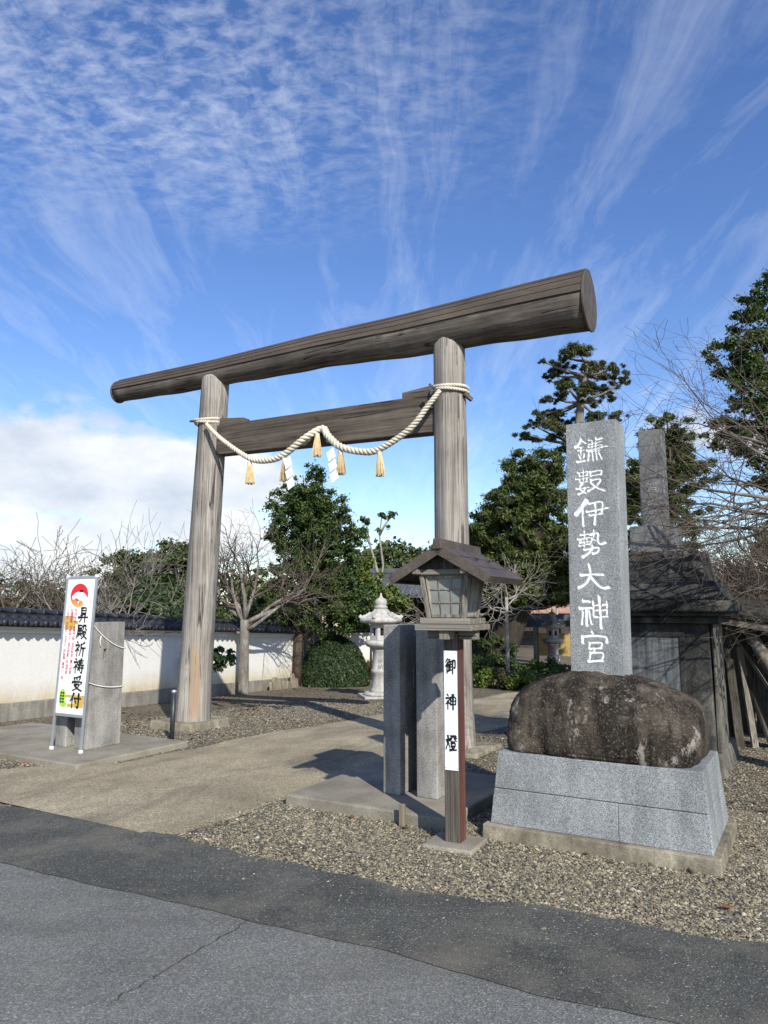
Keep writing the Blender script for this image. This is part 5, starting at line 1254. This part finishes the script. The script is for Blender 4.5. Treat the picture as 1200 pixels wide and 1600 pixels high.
# dark twiggy thicket under it
for q, (px, Y_, h_, lab) in enumerate([(1150, 11.2, 1.75, 'tangled leafless bush behind the dark monument roof'), (1215, 10.6, 1.9, 'tangled leafless bush above the timber shed roof')]):
    rg = random.Random(200 + q); dirs = []
    for i in range(11):
        a = rg.uniform(0, 6.28); dirs.append(((math.cos(a), math.sin(a), rg.uniform(.3, 1.0)), .95 * rg.uniform(.8, 1.15), .025, rg.uniform(.6, 1)))
    bare_tree('leafless_bush', lab, ((px - 600) / 1150 * Y_, Y_, zg(Y_)), 210 + q, h_, .06, dirs, 4, dict(kids=[5, 6, 5, 4], bend=.2, rmin=.0032), 'bark_brown', 'twig_brown')
for q, (px, Y_, rx, h_, lab) in enumerate([(1165, 14.0, 1.1, 2.7, 'dark evergreen bush filling the gap behind the leafless thicket'), (1075, 15.5, .8, 2.3, 'dark evergreen bush directly behind the old monument'), (1235, 13.0, 1.0, 2.6, 'dark evergreen bush behind the timber shed')]):
    leafy_tree('evergreen_bush', lab, ((px - 600) / 1150 * Y_, Y_, zg(Y_)), 110 + q, [(0, 0, 0), (0, 0, h_ * .8)], .06, [(0, 0, h_ * .5, rx, .9, h_ * .5)], 80, (.18, .34), 10000, .07, 'leaf_dark', cat='bush', limbs=20)
# small pale bare trees beside the conifer trunk
for q, (px, Y_, tr, lab) in enumerate([(790, 20.5, 2.5, 'small pale leafless tree in front of the spreading conifer trunk'), (868, 31.0, 2.3, 'small pale leafless tree behind the grey stone lantern'), (668, 24.0, 2.0, 'small pale leafless tree before the shrine house')]):
    rg = random.Random(300 + q); dirs = []
    for i in range(7):
        a = rg.uniform(0, 6.28); dirs.append(((math.cos(a), math.sin(a) * .6, rg.uniform(.15, .6)), (.85 if q == 0 else 1.1) * rg.uniform(.8, 1.1), .025, rg.uniform(.75, 1)))
    bare_tree('plum_tree', lab, ((px - 600) / 1150 * Y_, Y_, zg(Y_)), 310 + q, tr, .05, dirs, 4, dict(kids=[3, 4, 4, 3], bend=.22, rmin=.005), 'bark_pale', 'bark_pale', group='small leafless trees')
# shrubs and low hedge right of the path
for q, (px, Y_, rx, h_, m, lab) in enumerate([(765, 23.5, .9, 1.35, 'leaf_broad', 'loose green shrub beside the roofed notice post'), (748, 21.8, .5, .8, 'leaf_broad', 'small green shrub behind the lantern post'),
                                              (765, 20.6, .55, .48, 'leaf_lime', 'low yellow green azalea at the path edge'), (795, 19.9, .42, .40, 'leaf_dry', 'low bronze leaved azalea between green ones'), (818, 19.4, .5, .46, 'leaf_lime', 'low yellow green azalea next to the boulder'), (845, 24.0, .9, .55, 'leaf_broad', 'low green shrub below the yellow board'), (560, 24.0, .5, .7, 'leaf_dry', 'low bronze shrub in front of the short white wall')]):
    leafy_tree('low_shrub', lab, ((px - 600) / 1150 * Y_, Y_, zg(Y_)), 120 + q, [(0, 0, 0), (0, 0, h_ * .7)], .03, [(0, 0, h_ * .5, rx, .5, h_ * .5)], 40, (.10, .20), 4500, .06, m, cat='shrub', limbs=14)

# far belt of woodland closing the view
rs = np.random.RandomState(400); C = []; Rd = []
for X_ in np.arange(-46, 56, 1.7):
    for z in (0.4, 1.6, 2.8):
        C.append((X_ + rs.uniform(-.8, .8), 58 + rs.uniform(-3, 3), z + rs.uniform(-.4, .5) + .8 * math.sin(X_ * .35))); Rd.append(rs.uniform(.9, 1.5))
tag(link('distant_woodland', fastmesh('distant_woodland', leaves(rs, C, Rd, 45000, .32, shell=.6), 4, 'leaf_far')), 'distant belt of olive green woodland behind the grounds', 'woodland', kind='stuff')

# ------------------------------------------------------------------ buildings in the grounds
def gable_roof(g, x0, x1, y0, y1, ze, zr, th=.1):
    ym = (y0 + y1) / 2
    for ya in (y0, y1):
        V = [(x0, ya, ze), (x1, ya, ze), (x1, ym, zr), (x0, ym, zr)]; V += [(p[0], p[1], p[2] + th) for p in V]
        F = [(3, 2, 1, 0), (4, 5, 6, 7), (0, 1, 5, 4), (1, 2, 6, 5), (2, 3, 7, 6), (3, 0, 4, 7)]
        g.add(V, F if ya == y0 else [tuple(reversed(f)) for f in F])
H = thing('shrine_house', 'low dark timber shrine house with grey tiled roof and hanging paper lanterns', 'building', (1.0, 29, -.54), R(-10))
g = MB(); g.box(-1.4, 2.6, 0, 4, 0, 2.45); g.build('wall', 'dark_wood', H)
for x_ in (-1.3, -.5, .4, 1.3, 2.5):
    g = MB(); g.box(x_ - .06, x_ + .06, -.75, -.63, 0, 2.4); g.build('column', 'shed_wood', H)
g = MB(); g.box(-1.5, 2.7, -.80, -.58, 2.401, 2.56); g.build('eave_beam', 'shed_wood', H)
g = MB(); gable_roof(g, -1.9, 3.2, -1.3, 5.2, 2.57, 3.55); RF = g.build('roof', 'grey_roof', H)
for i in range(18):
    g = MB(); xx = -1.85 + i * .29
    g.tube([(xx, -1.33, 2.70), (xx, 1.92, 3.68)], .05, 6); g.build('roof_rib', 'grey_roof', RF, True)
g = MB(); g.box(-1.95, 3.25, 1.80, 2.10, 3.63, 3.84); g.build('ridge', 'grey_roof', RF)
for x_ in (-1.28, -1.0, -.72):
    g = MB(); g.box(x_ - .10, x_ + .10, -.97, -.82, 1.95, 2.38); g.build('paper_lantern', 'paper_lantern', H)
    g = MB(); g.box(x_ - .03, x_ + .03, -.974, -.971, 2.05, 2.28); g.build('lantern_mark', 'ink', H)
A2 = thing('annex_building', 'cream walled annex with dark roof behind the short white wall', 'building', (-1.75, 27.0, -.54), R(-5))
g = MB(); g.box(-.5, 1.5, 0, 3, 0, 2.35); g.build('wall', 'cream_wall', A2)
for x_ in (.35, .95):
    g = MB(); g.box(x_ - .035, x_ + .035, -.03, -.002, 0, 2.34); g.build('pillar', 'red_wood', A2)
g = MB(); gable_roof(g, -.9, 1.9, -.6, 3.6, 2.36, 3.1); g.build('roof', 'grey_roof', A2)
B3 = thing('worship_hall', 'distant hall with pinkish brown roof behind the grey stone lantern', 'building', (9.6, 41, -.54), R(-12))
g = MB(); g.box(-2.6, 2.6, 0, 4, 0, 2.3); g.build('wall', 'dark_wood', B3)
g = MB(); gable_roof(g, -3.2, 3.2, -.9, 4.9, 1.9, 3.9); g.build('roof', 'red_roof', B3)
for x_ in (-2.2, -1.0, .2, 1.4):
    g = MB(); g.box(x_ - .08, x_ + .08, -.35, -.2, 0, 2.1); g.build('column', 'shed_wood', B3)

# roofed notice posts
def notice(label, x, y, rz, wd, h_, board_m, z0, z1, rm='grey_roof'):
    r = thing('roofed_notice', label, 'notice board', (x, y, zg(y)), rz, 'roofed notice boards')
    for s in (-1, 1):
        g = MB(); g.box(s * wd / 2 - .05, s * wd / 2 + .05, -.05, .05, -.05, h_); g.build('leg', 'lantern_wood', r)
    g = MB(); g.box(-wd / 2 + .051, wd / 2 - .051, -.02, .02, z0, z1); g.build('board', board_m, r)
    g = MB(); gable_roof(g, -wd / 2 - .25, wd / 2 + .25, -.35, .35, h_ + .001, h_ + .22, .04); g.build('roof', rm, r)
    return r
notice('small roofed wooden notice post with narrow dark board', 4.62, 25.2, R(-20), .95, 1.55, 'lantern_wood_h', .95, 1.42)
notice('larger roofed notice with yellow board behind the grey stone lantern', 6.15, 26.6, R(-20), 1.35, 1.7, 'yellow_board', .50, 1.30)
# ramp kerb
g = MB(); pts = [(2.35, 22.6), (3.0, 22.3), (3.6, 21.2), (4.3, 19.4)]
RK = thing('ramp_kerb', 'low grey stone kerb edging the ramp beside the shrubs', 'kerb', (2.35, 22.6, -.54))
for a, b in zip(pts[:-1], pts[1:]):
    g = MB(); g.bar((a[0] - 2.35, a[1] - 22.6, .15), (b[0] - 2.35, b[1] - 22.6, .15), .16, .30); g.build('kerb_stone', 'grey_stone', RK, bevel=.02)

# ------------------------------------------------------------------ timber shed at the right
sxx, syy = xy(-.72, 10.5)
SH = thing('timber_shed', 'tumbledown dark timber lean-to shed beside the old monument', 'shed', (sxx, syy, -.04), A30)
for x_, y_, h_ in ((-.25, -.3, 1.55), (-.25, .9, 1.7), (1.3, -.3, 1.35), (1.3, .9, 1.5)):
    g = MB(); g.box(x_ - .05, x_ + .05, y_ - .05, y_ + .05, -.1, h_); g.build('post', 'shed_wood', SH)
for q in range(6):
    g = MB(); y0 = -.62 + q * .31
    g.hexa([(-.45, y0, 1.64 + .045 * q), (1.75, y0, 1.27 + .045 * q), (1.75, y0 + .30, 1.29 + .045 * q), (-.45, y0 + .30, 1.66 + .045 * q)], [(-.45, y0, 1.68 + .045 * q), (1.75, y0, 1.31 + .045 * q), (1.75, y0 + .30, 1.33 + .045 * q), (-.45, y0 + .30, 1.70 + .045 * q)])
    g.build('roof_board', 'shed_wood', SH)
g = MB(); g.bar((-.4, -.56, 1.57), (1.7, -.56, 1.20), .05, .09); g.build('fascia', 'lantern_wood_h', SH)
for q in range(9):
    g = MB(); x0 = -.20 + q * .165; g.box(x0, x0 + .15, .95, .975, 0, 1.35 - .02 * q); g.build('back_board', 'shed_wood', SH)
rg = random.Random(9)
for q, (x0, x1, h_, wd, lab) in enumerate([(-.14, -.22, 1.05, .11, 'upright old board propped at the shed front, broken at its top'), (.02, -.10, 1.20, .09, 'narrow pale board leaning in the shed opening'), (.22, -.02, .85, .13, 'short wide board leaning low in the shed opening'), (.62, -.28, 1.55, .05, 'long thin pole slanting across the shed opening')]):
    g = MB(); yy = -.42 + .04 * q
    g.bar((x0, yy, -.02), (x1, yy + .1, h_), wd, .03); o = g.build('leaning_board', 'lantern_wood' if q % 2 else 'shed_wood'); o.location = (sxx, syy, -.03); o.rotation_euler = (0, 0, A30)
    tag(o, lab, 'board')
g = MB(); g.tube([(.70, -.50, .0), (.45, -.47, .55), (.18, -.43, 1.1), (.02, -.40, 1.42)], [.085, .08, .075, .065], 12); o = g.build('mossy_log', 'bark_grey', None, True)
o.location = (sxx, syy, -.03); o.rotation_euler = (0, 0, A30); tag(o, 'lichen covered log leaning against the timber shed', 'log')

# ------------------------------------------------------------------ fallen leaves
leafmat('leaf_litter', [(0.15, (0.060, 0.036, 0.018)), (0.5, (0.125, 0.078, 0.036)), (0.85, (0.21, 0.14, 0.065))], 0.1, 0.8)
rs = np.random.RandomState(500); N = 5200
u = np.concatenate([rs.uniform(-12, -6.6, N * 3 // 5), rs.uniform(-3.9, 1.5, N - N * 3 // 5)]); v = np.concatenate([rs.uniform(6.8, 17, N * 3 // 5), rs.uniform(5.0, 12, N - N * 3 // 5)])
keep = (rs.rand(N) < np.clip(.25 + .5 * np.sin(u * 1.7 + v) * np.sin(v * 1.3), .06, 1)); u, v = u[keep], v[keep]; n_ = len(u)
P = np.stack([C30 * u + S30 * v, -S30 * u + C30 * v, np.zeros(n_)], 1); P[:, 2] = [zg(t) + .016 for t in P[:, 1]]
nrm = rs.normal(size=(n_, 3)) * .35 + np.array([0, 0, 1]); nrm /= np.linalg.norm(nrm, axis=1)[:, None]
a = np.cross(nrm, rs.normal(size=(n_, 3))); a /= np.linalg.norm(a, axis=1)[:, None]; b = np.cross(nrm, a); sz = rs.uniform(.018, .04, n_)[:, None]
Q = np.stack([P - a * sz, P - b * sz * .55 + nrm * sz * .2, P + a * sz, P + b * sz * .55 + nrm * sz * .2], 1).reshape(-1, 3)
tag(link('leaf_litter', fastmesh('leaf_litter', Q, 4, 'leaf_litter')), 'scattered small brown leaves lying on the gravel', 'leaf litter', kind='stuff')

def fallen(name, label, x, y, z, s, m, rz):
    pr = [(-1, 0), (-.5, .45), (.1, .55), (.6, .3), (1.1, 0), (.6, -.35), (0, -.55), (-.5, -.4)]
    g = MB(); V = [(p[0] * s, p[1] * s, .004 + .25 * s * abs(p[1]) + .12 * s * p[0] ** 2) for p in pr] + [(p[0] * s, p[1] * s, .002 + .25 * s * abs(p[1]) + .12 * s * p[0] ** 2) for p in pr]
    g.add(V, [tuple(range(8)), tuple(reversed(range(8, 16)))] + [(j, j + 8, (j + 1) % 8 + 8, (j + 1) % 8) for j in range(8)])
    o = g.build(name, m); o.location = (x, y, z); o.rotation_euler = (.1, .15, rz); tag(o, label, 'leaf')
fallen('fallen_leaf', 'curled brown dead leaf lying on the gravel by the road', 1.88, 4.28, .022, .038, 'dead_leaf', .3)
fallen('fallen_leaf', 'small red leaf lying on gravel before the notice board slab', -3.78, 8.05, .022, .038, 'red_leaf', 1.0)
